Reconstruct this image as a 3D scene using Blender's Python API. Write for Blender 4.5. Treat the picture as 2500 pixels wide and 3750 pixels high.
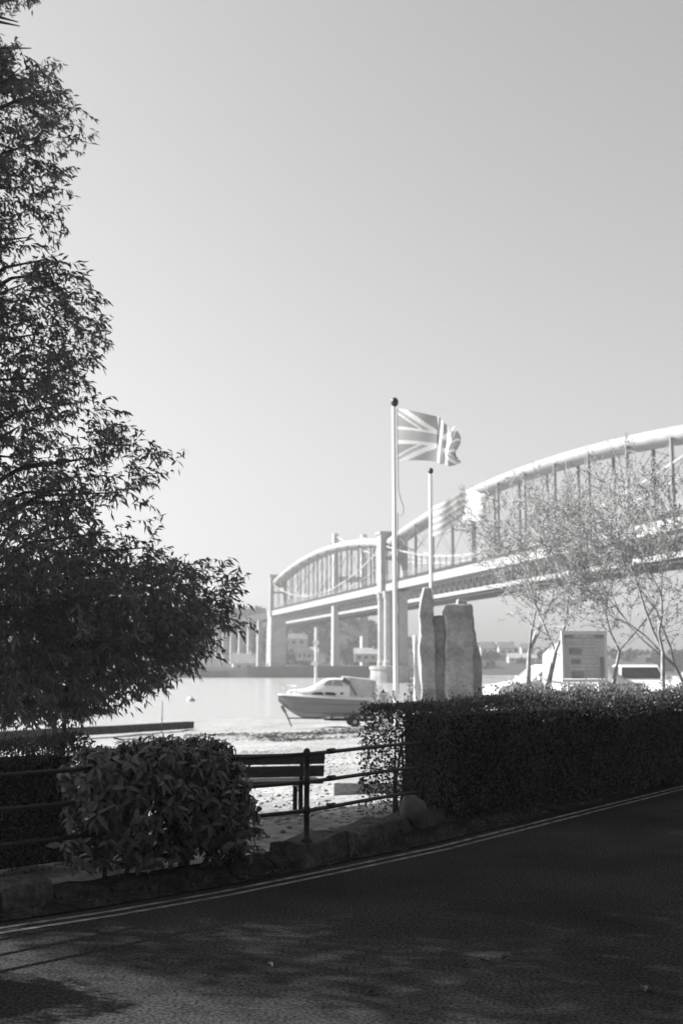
import bpy, math, random
import numpy as np
from mathutils import Vector, Matrix, noise

for o in list(bpy.data.objects):
    bpy.data.objects.remove(o)
SC = bpy.context.scene
COL = SC.collection
R = math.radians
random.seed(7)
RNG = np.random.default_rng(11)

# ------------------------------------------------------------------ camera, sky, sun, exposure
cam_d = bpy.data.cameras.new('camera')
cam_d.sensor_fit = 'VERTICAL'
cam_d.sensor_height = 36.0
cam_d.sensor_width = 24.0
cam_d.lens = 40.0
cam_d.clip_start = 0.05
cam_d.clip_end = 5000
cam_d.dof.use_dof = True
cam_d.dof.focus_distance = 8.4
cam_d.dof.aperture_fstop = 2.4
cam = bpy.data.objects.new('camera', cam_d)
cam.location = (0, 0, 1.75)
cam.rotation_euler = (R(90 + 7.756), 0, 0)
COL.objects.link(cam)
SC.camera = cam

SUN_EL = 33.0
TO_SUN = Vector((-0.94, 0.34, 0)).normalized()
world = bpy.data.worlds.new('World')
SC.world = world
world.use_nodes = True
wn = world.node_tree.nodes
wl = world.node_tree.links
bg = wn['Background']
sky = wn.new('ShaderNodeTexSky')
sky.sky_type = 'NISHITA'
sky.sun_disc = False
sky.sun_elevation = R(SUN_EL)
sky.sun_rotation = math.atan2(TO_SUN.x, TO_SUN.y)
sky.air_density = 3.0
sky.dust_density = 1.0
sky.ozone_density = 1.0
bw = wn.new('ShaderNodeRGBToBW')            # black and white film: the sky keeps its brightness, loses its colour
wl.new(sky.outputs[0], bw.inputs[0])
wl.new(bw.outputs[0], bg.inputs['Color'])
bg.inputs['Strength'].default_value = 0.052

sun_d = bpy.data.lights.new('sun', 'SUN')
sun_d.energy = 5.0
sun_d.angle = R(0.53)
sun_d.color = (1.0, 0.995, 0.985)
sun = bpy.data.objects.new('sun', sun_d)
trav = Vector((-TO_SUN.x * math.cos(R(SUN_EL)), -TO_SUN.y * math.cos(R(SUN_EL)), -math.sin(R(SUN_EL))))
sun.rotation_euler = trav.to_track_quat('-Z', 'Y').to_euler()
sun.location = (-20, 10, 20)
COL.objects.link(sun)

SC.view_settings.view_transform = 'Standard'
SC.view_settings.look = 'None'
SC.view_settings.gamma = 1.0
SC.view_settings.use_curve_mapping = False
SC.view_settings.exposure = 1.28
HAZE = 0.00046

# ------------------------------------------------------------------ materials (all neutral: the photograph is black and white)
MATS = {}


def mat(name, v, var=0.25, scale=6.0, rough=0.75, bump=0.0, bscale=40.0, spec=0.3, metal=0.0,
        trans=0.0, island=0.0, detail=6.0, coord='Object', emit=None, speck=0.0, speck_scale=90.0, stretch=None):
    m = bpy.data.materials.new(name)
    m.use_nodes = True
    nt = m.node_tree
    n, l = nt.nodes, nt.links
    p = n['Principled BSDF']
    tc = n.new('ShaderNodeTexCoord')
    src = tc.outputs[coord]
    if stretch:
        mp = n.new('ShaderNodeMapping')
        mp.inputs['Scale'].default_value = stretch
        l.new(src, mp.inputs[0])
        src = mp.outputs[0]
    nz = n.new('ShaderNodeTexNoise')
    nz.inputs['Scale'].default_value = scale
    nz.inputs['Detail'].default_value = detail
    nz.inputs['Roughness'].default_value = 0.6
    l.new(src, nz.inputs['Vector'])
    mr = n.new('ShaderNodeMapRange')
    mr.inputs['From Min'].default_value = 0.3
    mr.inputs['From Max'].default_value = 0.7
    mr.inputs['To Min'].default_value = v * (1 - var)
    mr.inputs['To Max'].default_value = v * (1 + var)
    l.new(nz.outputs['Fac'], mr.inputs[0])
    val = mr.outputs[0]
    if speck:
        n2 = n.new('ShaderNodeTexNoise')
        n2.inputs['Scale'].default_value = speck_scale
        n2.inputs['Detail'].default_value = 3
        l.new(src, n2.inputs['Vector'])
        m2 = n.new('ShaderNodeMapRange')
        m2.inputs['From Min'].default_value = 0.35
        m2.inputs['From Max'].default_value = 0.65
        m2.inputs['To Min'].default_value = 1 - speck
        m2.inputs['To Max'].default_value = 1 + speck
        l.new(n2.outputs['Fac'], m2.inputs[0])
        mu = n.new('ShaderNodeMath')
        mu.operation = 'MULTIPLY'
        l.new(val, mu.inputs[0])
        l.new(m2.outputs[0], mu.inputs[1])
        val = mu.outputs[0]
    if island:
        g = n.new('ShaderNodeNewGeometry')
        oi = n.new('ShaderNodeObjectInfo')
        ad = n.new('ShaderNodeMath')
        ad.operation = 'ADD'
        l.new(g.outputs['Random Per Island'], ad.inputs[0])
        l.new(oi.outputs['Random'], ad.inputs[1])
        fr = n.new('ShaderNodeMath')
        fr.operation = 'FRACT'
        l.new(ad.outputs[0], fr.inputs[0])
        m3 = n.new('ShaderNodeMapRange')
        m3.inputs['To Min'].default_value = 1 - island
        m3.inputs['To Max'].default_value = 1 + island
        l.new(fr.outputs[0], m3.inputs[0])
        mu = n.new('ShaderNodeMath')
        mu.operation = 'MULTIPLY'
        l.new(val, mu.inputs[0])
        l.new(m3.outputs[0], mu.inputs[1])
        val = mu.outputs[0]
    cc = n.new('ShaderNodeCombineColor')
    for i in range(3):
        l.new(val, cc.inputs[i])
    l.new(cc.outputs[0], p.inputs['Base Color'])
    p.inputs['Roughness'].default_value = rough
    p.inputs['Specular IOR Level'].default_value = spec
    p.inputs['Metallic'].default_value = metal
    if bump:
        nb = n.new('ShaderNodeTexNoise')
        nb.inputs['Scale'].default_value = bscale
        nb.inputs['Detail'].default_value = 8
        l.new(src, nb.inputs['Vector'])
        bp = n.new('ShaderNodeBump')
        bp.inputs['Strength'].default_value = bump
        bp.inputs['Distance'].default_value = 0.02
        l.new(nb.outputs['Fac'], bp.inputs['Height'])
        l.new(bp.outputs[0], p.inputs['Normal'])
    if trans:
        tr = n.new('ShaderNodeBsdfTranslucent')
        l.new(cc.outputs[0], tr.inputs['Color'])
        mx = n.new('ShaderNodeMixShader')
        mx.inputs[0].default_value = trans
        l.new(p.outputs[0], mx.inputs[1])
        l.new(tr.outputs[0], mx.inputs[2])
        l.new(mx.outputs[0], n['Material Output'].inputs['Surface'])
    MATS[name] = m
    return m


mat('asphalt', 0.042, 0.38, 0.45, 1.0, 0.30, 110, 0.0, speck=0.6, speck_scale=48)
mat('verge', 0.045, 0.5, 3, 1.0, 1.0, 30, 0.0, speck=0.4, speck_scale=25)
mat('line_paint', 0.24, 0.75, 6, 0.9, 0.4, 60, 0.05)
mat('crack', 0.018, 0.3, 8, 0.9)
mat('sand', 0.30, 0.22, 0.35, 0.95, 1.0, 9, 0.1, speck=0.28, speck_scale=7)
mat('pave', 0.16, 0.25, 2, 0.9, 0.6, 30, 0.2, speck=0.2, speck_scale=40)
mat('concrete', 0.30, 0.3, 5, 0.9, 0.7, 25, 0.2, speck=0.2, speck_scale=40)
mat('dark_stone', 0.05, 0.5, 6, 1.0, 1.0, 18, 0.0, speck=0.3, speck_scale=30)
mat('boulder_paint', 0.13, 0.45, 5, 0.85, 0.5, 20)
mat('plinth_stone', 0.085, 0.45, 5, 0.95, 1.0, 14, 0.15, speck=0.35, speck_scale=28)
mat('granite', 0.34, 0.42, 1.6, 0.95, 0.9, 10, 0.15, speck=0.12, speck_scale=14)
mat('bark', 0.09, 0.4, 9, 0.95, 0.8, 30, 0.1)
mat('pale_bark', 0.42, 0.4, 7, 0.9, 0.5, 25, 0.1)
mat('tree_leaf', 0.16, 0.25, 1.2, 0.5, trans=0.62, island=0.35)
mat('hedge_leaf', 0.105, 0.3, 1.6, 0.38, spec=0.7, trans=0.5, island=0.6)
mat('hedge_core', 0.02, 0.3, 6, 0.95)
mat('laurel_leaf', 0.115, 0.35, 28, 0.35, spec=0.5, trans=0.2, island=0.5)
mat('young_leaf', 0.36, 0.3, 1.5, 0.55, trans=0.45, island=0.4)
mat('shrub_leaf', 0.28, 0.3, 2.0, 0.55, trans=0.3, island=0.6)
mat('far_leaf', 0.03, 0.35, 0.05, 0.9, spec=0.1, island=0.5)
mat('far_ground', 0.06, 0.4, 0.02, 0.95, spec=0.1)
mat('rail_iron', 0.022, 0.35, 8, 0.55, 0.3, 40, 0.4)
mat('bench_wood', 0.07, 0.35, 4, 0.7, 0.3, 20, 0.3, stretch=(1, 12, 12))
mat('white_paint', 0.80, 0.06, 2, 0.4, spec=0.4)
mat('gelcoat', 0.66, 0.07, 1.5, 0.25, spec=0.5)
mat('hull_paint', 0.18, 0.12, 1.2, 0.35, spec=0.5, stretch=(0.4, 1, 5))
mat('boot_top', 0.17, 0.2, 2, 0.6)
mat('dark_glass', 0.05, 0.2, 2, 0.12, spec=0.6)
mat('pale_glass', 0.30, 0.15, 2, 0.12, spec=0.6)
mat('canvas', 0.52, 0.12, 2, 0.9, trans=0.35)
mat('dark_canvas', 0.15, 0.25, 2, 0.9)
mat('rubber', 0.03, 0.3, 6, 0.9)
mat('steel', 0.45, 0.15, 4, 0.4, metal=0.6)
mat('bridge_paint', 0.31, 0.16, 0.45, 0.6, spec=0.3)
mat('bridge_grey', 0.2, 0.15, 0.12, 0.7, spec=0.3)
mat('bridge_dark', 0.05, 0.25, 0.2, 0.9, spec=0.2)
mat('pier_stone', 0.31, 0.3, 0.3, 0.9, spec=0.2)
mat('quay_stone', 0.08, 0.35, 0.2, 0.95, spec=0.1)
mat('tower_concrete', 0.42, 0.12, 0.08, 0.85, spec=0.2)
mat('house_wall', 0.58, 0.1, 0.3, 0.85)
mat('house_roof', 0.20, 0.25, 0.6, 0.85)
mat('pale_roof', 0.42, 0.2, 0.6, 0.85)
mat('window', 0.06, 0.2, 1, 0.2, spec=0.6)
mat('ball', 0.06, 0.2, 4, 0.4)
mat('board_panel', 0.60, 0.2, 1.4, 0.4)
mat('board_dark', 0.36, 0.3, 3, 0.4)
mat('board_pale', 0.75, 0.2, 6, 0.4)
mat('seaweed', 0.08, 0.4, 5, 0.7, island=0.5)
mat('pebble', 0.28, 0.3, 4, 0.85, island=0.6)
mat('dry_leaf', 0.10, 0.3, 8, 0.8)


def water_mat():
    m = bpy.data.materials.new('water')
    m.use_nodes = True
    n, l = m.node_tree.nodes, m.node_tree.links
    p = n['Principled BSDF']
    p.inputs['Base Color'].default_value = (0.36, 0.36, 0.36, 1)
    p.inputs['Roughness'].default_value = 0.18
    p.inputs['IOR'].default_value = 1.33
    tc = n.new('ShaderNodeTexCoord')
    mp = n.new('ShaderNodeMapping')
    mp.inputs['Scale'].default_value = (0.35, 1.1, 1)
    l.new(tc.outputs['Object'], mp.inputs[0])
    nz = n.new('ShaderNodeTexNoise')
    nz.inputs['Scale'].default_value = 1.2
    nz.inputs['Detail'].default_value = 6
    l.new(mp.outputs[0], nz.inputs['Vector'])
    b = n.new('ShaderNodeBump')
    b.inputs['Strength'].default_value = 0.6
    b.inputs['Distance'].default_value = 0.25
    l.new(nz.outputs['Fac'], b.inputs['Height'])
    l.new(b.outputs[0], p.inputs['Normal'])
    MATS['water'] = m


water_mat()


def flag_mat(name, tr):
    m = bpy.data.materials.new(name)
    m.use_nodes = True
    n, l = m.node_tree.nodes, m.node_tree.links
    a = n.new('ShaderNodeAttribute')
    a.attribute_name = 'print'
    p = n['Principled BSDF']
    p.inputs['Roughness'].default_value = 0.85
    l.new(a.outputs['Color'], p.inputs['Base Color'])
    t = n.new('ShaderNodeBsdfTranslucent')
    l.new(a.outputs['Color'], t.inputs['Color'])
    mx = n.new('ShaderNodeMixShader')
    mx.inputs[0].default_value = tr
    l.new(p.outputs[0], mx.inputs[1])
    l.new(t.outputs[0], mx.inputs[2])
    l.new(mx.outputs[0], n['Material Output'].inputs['Surface'])
    MATS[name] = m


flag_mat('flag_cloth', 0.6)

# ------------------------------------------------------------------ builders
ORG = {}


def link(o, parent=None):
    COL.objects.link(o)
    if parent is not None:
        o.parent = parent
    return o


def tag(o, label=None, cat=None, group=None, kind=None):
    if label: o['label'] = label
    if cat: o['category'] = cat
    if group: o['group'] = group
    if kind: o['kind'] = kind
    return o


def thing(name, label, cat, loc=(0, 0, 0), group=None):
    o = bpy.data.objects.new(name, None)
    o.empty_display_size = 0.2
    o.location = loc
    COL.objects.link(o)
    ORG[o] = Vector(loc)
    return tag(o, label, cat, group)


def mesh_obj(name, me, m, parent=None, loc=None, smooth=False):
    """me is in world coordinates relative to the origin of its parent chain"""
    o = bpy.data.objects.new(name, me)
    if m is not None:
        me.materials.append(MATS[m] if isinstance(m, str) else m)
    link(o, parent)
    ORG[o] = ORG[parent] if parent is not None else Vector(loc or (0, 0, 0))
    if parent is None and loc is not None:
        o.location = loc
    if smooth:
        me.polygons.foreach_set('use_smooth', [True] * len(me.polygons))
    return o


class MB:
    def __init__(s):
        s.v = []
        s.f = []

    def add(s, vs, fs):
        b = len(s.v)
        s.v += [tuple(x) for x in vs]
        s.f += [tuple(i + b for i in f) for f in fs]
        return s

    def box(s, c, size, ax=None, taper=1.0):
        """ax: (X,Y,Z) unit axes"""
        X, Y, Z = ax or (Vector((1, 0, 0)), Vector((0, 1, 0)), Vector((0, 0, 1)))
        c = Vector(c)
        hx, hy, hz = size[0] / 2, size[1] / 2, size[2] / 2
        vs = []
        for k in (-1, 1):
            t = taper if k > 0 else 1.0
            for i, j in ((-1, -1), (1, -1), (1, 1), (-1, 1)):
                vs.append(c + X * (i * hx * t) + Y * (j * hy * t) + Z * (k * hz))
        return s.add(vs, [(3, 2, 1, 0), (4, 5, 6, 7), (0, 1, 5, 4), (1, 2, 6, 5), (2, 3, 7, 6), (3, 0, 4, 7)])

    def bar(s, a, b, w, h=None, up=(0, 0, 1)):
        a, b = Vector(a), Vector(b)
        Y = (b - a).normalized()
        u = Vector(up)
        if abs(Y.dot(u)) > 0.98:
            u = Vector((1, 0, 0))
        X = Y.cross(u).normalized()
        Z = X.cross(Y)
        return s.box((a + b) / 2, (w, (b - a).length, h or w), (X, Y, Z))

    def tube(s, pts, rad, n=8, cap=True, rz=None):
        pts = [Vector(p) for p in pts]
        if not hasattr(rad, '__len__'):
            rad = [rad] * len(pts)
        vs, fs = [], []
        prevX = None
        for i, p in enumerate(pts):
            d = (pts[min(i + 1, len(pts) - 1)] - pts[max(i - 1, 0)]).normalized()
            if prevX is None:
                u = Vector((0, 0, 1)) if abs(d.z) < 0.95 else Vector((1, 0, 0))
                X = d.cross(u).normalized()
            else:
                X = (prevX - d * prevX.dot(d)).normalized()
            prevX = X
            Y = X.cross(d)
            for k in range(n):
                a = 2 * math.pi * k / n
                vs.append(p + X * (math.cos(a) * rad[i]) + Y * (math.sin(a) * (rz if rz else rad[i])))
        for i in range(len(pts) - 1):
            for k in range(n):
                k2 = (k + 1) % n
                fs.append((i * n + k, i * n + k2, (i + 1) * n + k2, (i + 1) * n + k))
        if cap:
            fs.append(tuple(range(n - 1, -1, -1)))
            fs.append(tuple((len(pts) - 1) * n + k for k in range(n)))
        return s.add(vs, fs)

    def lathe(s, c, prof, n=12):
        c = Vector(c)
        vs, fs = [], []
        for r, z in prof:
            for k in range(n):
                a = 2 * math.pi * k / n
                vs.append(c + Vector((r * math.cos(a), r * math.sin(a), z)))
        for i in range(len(prof) - 1):
            for k in range(n):
                k2 = (k + 1) % n
                fs.append((i * n + k, i * n + k2, (i + 1) * n + k2, (i + 1) * n + k))
        fs.append(tuple(range(n - 1, -1, -1)))
        fs.append(tuple((len(prof) - 1) * n + k for k in range(n)))
        return s.add(vs, fs)

    def ball(s, c, r, n=10, m=7, sc=(1, 1, 1), rough=0.0, seed=0.0):
        c = Vector(c)
        vs, fs = [], []
        for i in range(m + 1):
            t = math.pi * i / m
            for k in range(n):
                a = 2 * math.pi * k / n
                d = Vector((math.sin(t) * math.cos(a), math.sin(t) * math.sin(a), -math.cos(t)))
                rr = r * (1 + rough * noise.noise(d * 1.7 + Vector((seed, seed, seed))))
                vs.append(c + Vector((d.x * sc[0], d.y * sc[1], d.z * sc[2])) * rr)
        for i in range(m):
            for k in range(n):
                k2 = (k + 1) % n
                fs.append((i * n + k, i * n + k2, (i + 1) * n + k2, (i + 1) * n + k))
        return s.add(vs, fs)

    def loft(s, rings, closed=True, cap=True):
        n = len(rings[0])
        vs = [p for r in rings for p in r]
        fs = []
        for i in range(len(rings) - 1):
            for k in range(n if closed else n - 1):
                k2 = (k + 1) % n
                fs.append((i * n + k, i * n + k2, (i + 1) * n + k2, (i + 1) * n + k))
        if cap and closed:
            fs.append(tuple(range(n - 1, -1, -1)))
            fs.append(tuple((len(rings) - 1) * n + k for k in range(n)))
        return s.add(vs, fs)

    def build(s, name, m, parent=None, loc=None, smooth=False, bevel=0.0):
        org = ORG[parent] if parent is not None else Vector(loc or (0, 0, 0))
        me = bpy.data.meshes.new(name)
        me.from_pydata([tuple(Vector(v) - org) for v in s.v], [], s.f)
        me.validate()
        me.update()
        o = mesh_obj(name, me, m, parent, loc, smooth)
        if bevel:
            b = o.modifiers.new('bevel', 'BEVEL')
            b.width = bevel
            b.segments = 2
            b.limit_method = 'ANGLE'
        return o


def np_mesh(name, V, F):
    V = np.asarray(V, dtype=np.float32)
    F = np.asarray(F, dtype=np.int32)
    me = bpy.data.meshes.new(name)
    k = F.shape[1]
    me.vertices.add(len(V))
    me.vertices.foreach_set('co', V.ravel())
    me.loops.add(F.size)
    me.loops.foreach_set('vertex_index', F.ravel())
    me.polygons.add(len(F))
    me.polygons.foreach_set('loop_start', np.arange(0, F.size, k, dtype=np.int32))
    me.update(calc_edges=True)
    return me


def unit(a):
    return a / np.maximum(np.linalg.norm(a, axis=1, keepdims=True), 1e-9)


def leaves(P, D, N, L, W, fold=0.25, droop=0.0):
    """folded four-point leaves: base, left, right, tip"""
    P = np.asarray(P, float)
    D = unit(np.asarray(D, float))
    S = unit(np.cross(D, N))
    U = np.cross(S, D)
    L = np.broadcast_to(np.asarray(L, float), (len(P),))[:, None]
    W = np.broadcast_to(np.asarray(W, float), (len(P),))[:, None]
    a = P
    b = P + D * L * 0.45 + S * W * 0.5 + U * W * fold
    c = P + D * L * 0.45 - S * W * 0.5 + U * W * fold
    t = P + D * L
    t[:, 2] -= droop * L[:, 0]
    V = np.stack([a, b, c, t], 1).reshape(-1, 3)
    i = np.arange(len(P))[:, None] * 4
    F = np.concatenate([i + np.array([[0, 2, 3]]), i + np.array([[0, 3, 1]])], 1).reshape(-1, 3)
    return V, F


def leaf_obj(name, P, D, N, L, W, m, parent, **kw):
    V, F = leaves(P, D, N, L, W, **kw)
    V = V - np.array(ORG[parent])
    o = mesh_obj(name, np_mesh(name, V, F), m, parent)
    return o


def copy_tree(o, parent=None):
    c = o.copy()
    COL.objects.link(c)
    if parent is not None:
        c.parent = parent
    for ch in list(o.children):
        copy_tree(ch, c)
    return c


def rnd(a, b):
    return random.uniform(a, b)


def interp_line(pts, step):
    out = []
    for a, b in zip(pts[:-1], pts[1:]):
        a, b = Vector(a), Vector(b)
        n = max(1, int(round((b - a).length / step)))
        for i in range(n):
            out.append(a.lerp(b, i / n))
    out.append(Vector(pts[-1]))
    return out


# ------------------------------------------------------------------ the setting: road, verge, shore, water, far bank
KERB = [(-16, -4.2), (-6.5, 4.4), (-3.6, 6.9), (-2.3, 7.98), (-1.67, 8.5), (-0.96, 9.2), (-0.12, 10.17), (0.93, 11.44),
        (2.56, 13.73), (5.03, 17.18), (8.6, 22.0), (14.5, 29.6), (24, 41.5)]
KP = np.array(interp_line([(x, y, 0) for x, y in KERB], 0.5))[:, :2]


def kerb_normals(pts):
    t = np.gradient(pts, axis=0)
    t /= np.linalg.norm(t, axis=1, keepdims=True)
    return np.stack([-t[:, 1], t[:, 0]], 1)      # to seaward


KN = kerb_normals(KP)


def offset_strip(name, o0, o1, z0, z1, m, cols=1, kind='structure', parent=None, jitter=0.0):
    V, F = [], []
    n = len(KP)
    for i in range(n):
        for c in range(cols + 1):
            f = c / cols
            o = o0 + (o1 - o0) * f
            z = z0 + (z1 - z0) * f
            j = jitter * noise.noise(Vector((KP[i][0] * 1.3, KP[i][1] * 1.3, c * 3.1)))
            V.append((KP[i][0] + KN[i][0] * (o + j), KP[i][1] + KN[i][1] * (o + j), z + 0.4 * j * (0 < c < cols)))
    k = cols + 1
    for i in range(n - 1):
        for c in range(cols):
            F.append((i * k + c + 1, i * k + c, (i + 1) * k + c, (i + 1) * k + c + 1))
    o = mesh_obj(name, np_mesh(name, V, F), m, parent)
    if kind:
        o['kind'] = kind
    return o


road = offset_strip('road', 0.22, -6.05, 0.0, 0.0, 'asphalt', 4)
offset_strip('yellow_line', -0.01, 0.04, 0.004, 0.004, 'line_paint', 1, None, road, 0.006)
offset_strip('yellow_line', -0.15, -0.10, 0.004, 0.004, 'line_paint', 1, None, road, 0.006)
offset_strip('verge', 0.16, 0.62, 0.012, 0.115, 'verge', 6, 'structure', None, 0.05)
offset_strip('pavement', -6.2, -9.0, 0.10, 0.10, 'pave', 2)
offset_strip('kerb', -6.05, -6.2, 0.10, 0.104, 'concrete', 1)
offset_strip('kerb_face', -6.05, -6.0502, 0.10, 0.0, 'concrete', 1)


def crack(pts, w=0.014):
    V, F = [], []
    pts = interp_line([(x, y, 0.004) for x, y in pts], 0.09)
    for i, p in enumerate(pts):
        j = Vector((noise.noise(p * 3.1), noise.noise(p * 3.1 + Vector((9, 4, 1))), 0)) * 0.16
        ww = w * (0.45 + 0.9 * abs(noise.noise(p * 5)))
        V += [(p.x + j.x, p.y + j.y - ww, 0.004), (p.x + j.x, p.y + j.y + ww, 0.004)]
        if i:
            F.append((2 * i - 2, 2 * i - 1, 2 * i + 1, 2 * i))
    mesh_obj('road_crack', np_mesh('road_crack', V, F), 'crack', road)


crack([(0.55, 7.55), (0.95, 7.1), (1.4, 6.85), (1.75, 6.7)], 0.010)
crack([(1.05, 7.0), (1.15, 6.4), (1.35, 5.9)], 0.010)
crack([(1.75, 9.1), (2.0, 8.3), (2.5, 7.95), (3.0, 7.8)], 0.012)
crack([(0.35, 9.3), (0.9, 8.95), (1.5, 8.8)], 0.009)


def kdist(x, y):
    P = np.stack([x.ravel(), y.ravel()], 1)
    out = np.empty(len(P))
    for s in range(0, len(P), 4000):
        d = P[s:s + 4000, None, :] - KP[None]
        dd = (d ** 2).sum(2)
        i = dd.argmin(1)
        sg = (d[np.arange(len(i)), i] * KN[i]).sum(1)
        out[s:s + 4000] = np.sqrt(dd.min(1)) * np.sign(sg)
    return out.reshape(x.shape)


def sstep(a, b, x):
    t = np.clip((x - a) / (b - a), 0, 1)
    return t * t * (3 - 2 * t)


def land_z(x, y):
    x = np.asarray(x, float)
    y = np.asarray(y, float)
    q = kdist(x, y)
    beach = np.interp(q, [-200, 0.0, 0.3, 0.7, 1.8, 3.5, 6, 33, 56, 140], [-0.03, -0.03, 0.0, 0.09, 0.10, -0.16, -0.25, -1.4, -2.1, -5])
    park = np.interp(y, [0, 13, 20, 60, 90, 130], [0.05, 0.08, 0.4, 0.4, -1.0, -5])
    park = np.where(q < 1.0, np.minimum(park, np.interp(q, [0.0, 0.3, 0.7, 1.0], [-0.03, -0.03, 0.06, 0.08])), park)
    m = sstep(0, 1, (x - (1.2 + 0.03 * y)) / 1.2)
    z = beach * (1 - m) + park * m
    return z


def land1(x, y):
    return float(land_z(np.array([[x]]), np.array([[y]]))[0, 0])


xs = np.concatenate([np.linspace(-130, -22, 40), np.linspace(-21, 21, 190), np.linspace(22, 130, 40)])
ys = np.concatenate([np.linspace(-60, 4.5, 30), 5 * np.exp(np.linspace(0, math.log(150 / 5.0), 200))])
X, Y = np.meshgrid(xs, ys)
Z = land_z(X, Y)
q = kdist(X, Y)
nz = np.array([noise.noise(Vector((a * 0.9, b * 0.9, 0))) * 0.5 + noise.noise(Vector((a * 2.6, b * 2.6, 5))) * 0.25 for a, b in zip(X.ravel(), Y.ravel())]).reshape(X.shape)
Z = Z + nz * np.where(q > 1.0, 0.05, 0.0) * (1 + 1.2 * sstep(14, 40, Y))
nx, ny = len(xs), len(ys)
ii = (np.arange(ny - 1)[:, None] * nx + np.arange(nx - 1)[None]).ravel()
F = np.stack([ii, ii + 1, ii + nx + 1, ii + nx], 1)
sand = mesh_obj('ground', np_mesh('ground', np.stack([X, Y, Z], 2).reshape(-1, 3), F), 'sand', smooth=True)
sand['kind'] = 'structure'

w = MB()
w.add([(-880, 40, -2.1), (880, 40, -2.1), (880, 1060, -2.1), (-880, 1060, -2.1)], [(0, 1, 2, 3)])
w.build('water', 'water')['kind'] = 'structure'

# far bank: low shore, wooded ridge behind
RIDGE = ([-880, -420, -200, -120, -40, -16, -7, 2, 14, 25, 60, 110, 160, 240, 420, 880],
         [34, 34, 33, 31, 31, 31, 30, 27, 24, 17, 12.5, 9.5, 8.0, 9, 14, 20])


def far_z(x, y):
    top = np.interp(x * 640.0 / np.maximum(y, 1), RIDGE[0], RIDGE[1])
    prof = np.interp(y, [414, 416, 420, 540, 650, 800, 1060], [-2.6, 0.6, 1.6, 3.5, 0, 0, 0])
    f = sstep(520, 650, y)
    right = sstep(18, 60, x)               # to the right the water reaches farther up the river
    lo = prof * (1 - right) + np.interp(y, [414, 560, 566, 650], [-3.0, -2.6, 0.2, 1.5]) * right
    return np.where(y < 650, lo * (1 - f) + top * f, top)


fx = np.linspace(-880, 880, 221)
fy = np.concatenate([np.array([412, 415, 416.5, 420]), np.linspace(430, 1060, 60)])
X, Y = np.meshgrid(fx, fy)
Z = far_z(X, Y)
nz = np.array([noise.noise(Vector((a * 0.05, b * 0.05, 2))) for a, b in zip(X.ravel(), Y.ravel())]).reshape(X.shape)
Z = Z + nz * 1.2 * sstep(430, 600, Y)
nx, ny = len(fx), len(fy)
ii = (np.arange(ny - 1)[:, None] * nx + np.arange(nx - 1)[None]).ravel()
fb = mesh_obj('far_hill', np_mesh('far_hill', np.stack([X, Y, Z], 2).reshape(-1, 3), np.stack([ii, ii + 1, ii + nx + 1, ii + nx], 1)), 'far_ground', smooth=True)
fb['kind'] = 'structure'

# far wood: lumps of leaf clusters over the slope
cx, cy, cr = [], [], []
while len(cx) < 420:
    y = rnd(470, 690)
    x = rnd(-0.32, 0.12) * y if random.random() < 0.8 else rnd(0.1, 0.34) * y
    if y < 560 and x > 14: continue
    if y < 540 and random.random() < 0.6: continue
    cx.append(x); cy.append(y); cr.append(rnd(2.2, 4.6) * (0.55 if x > 25 else 1))
cx, cy, cr = map(np.array, (cx, cy, cr))
cz = far_z(cx, cy) + cr * 0.55
per = 70
d = unit(RNG.normal(size=(len(cx) * per, 3)))
rr = np.repeat(cr, per)[:, None]
P = np.stack([np.repeat(cx, per), np.repeat(cy, per), np.repeat(cz, per)], 1) + d * rr * RNG.uniform(0.55, 1.08, (len(d), 1)) * np.array([1, 1, 0.85])
D = unit(RNG.normal(size=d.shape) + d * 0.6)
V, F = leaves(P, D, unit(d + RNG.normal(size=d.shape) * 0.4), RNG.uniform(1.2, 2.4, len(d)), RNG.uniform(1.0, 1.8, len(d)))
fw = mesh_obj('far_woodland', np_mesh('far_woodland', V, F), 'far_leaf')
tag(fw, 'dark wooded slope across the river behind the bridge', None, None, 'stuff')

# ------------------------------------------------------------------ the railway bridge: two lens-shaped spans
BD = Vector((-0.2605, 0.9655, 0))
BX = Vector((0.9655, 0.2605, 0))
UP = Vector((0, 0, 1))
C0 = Vector((12.8, 286, 0))
SPAN = 139.0


def bp(s, lat, z):
    """s metres beyond the central pier along the bridge, lat metres to its right"""
    return C0 + BD * s + BX * lat + UP * z


rb = thing('railway_bridge', 'pale iron railway bridge with lens shaped tube and chain spans across the river', 'bridge', bp(0, 0, -2.1))
DZ = 22.3
NEAR = 147.0
for lat in (-2.35, 2.35):
    m = MB()
    m.bar(bp(-NEAR - 6, lat, DZ - 0.95), bp(SPAN + 2, lat, DZ - 0.95), 0.35, 1.9)
    m.build('deck_girder', 'bridge_paint', rb)
    m = MB()
    m.bar(bp(-NEAR - 6, lat * 1.06, DZ + 0.28), bp(SPAN + 2, lat * 1.06, DZ + 0.28), 0.5, 0.55)
    m.build('walkway_edge', 'bridge_dark', rb)
    m = MB()
    for k in range(int((NEAR + SPAN) / 2.9)):
        s = -NEAR + k * 2.9
        m.bar(bp(s, lat * 1.06, DZ + 0.5), bp(s, lat * 1.06, DZ + 1.75), 0.09)
    for zz in (1.1, 1.75):
        m.bar(bp(-NEAR - 4, lat * 1.06, DZ + zz), bp(SPAN, lat * 1.06, DZ + zz), 0.08)
    m.build('handrail', 'bridge_paint', rb)
m = MB()
m.bar(bp(-NEAR - 6, 0, DZ - 0.6), bp(SPAN + 2, 0, DZ - 0.6), 4.4, 0.7)
m.build('track_deck', 'bridge_dark', rb)

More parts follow.
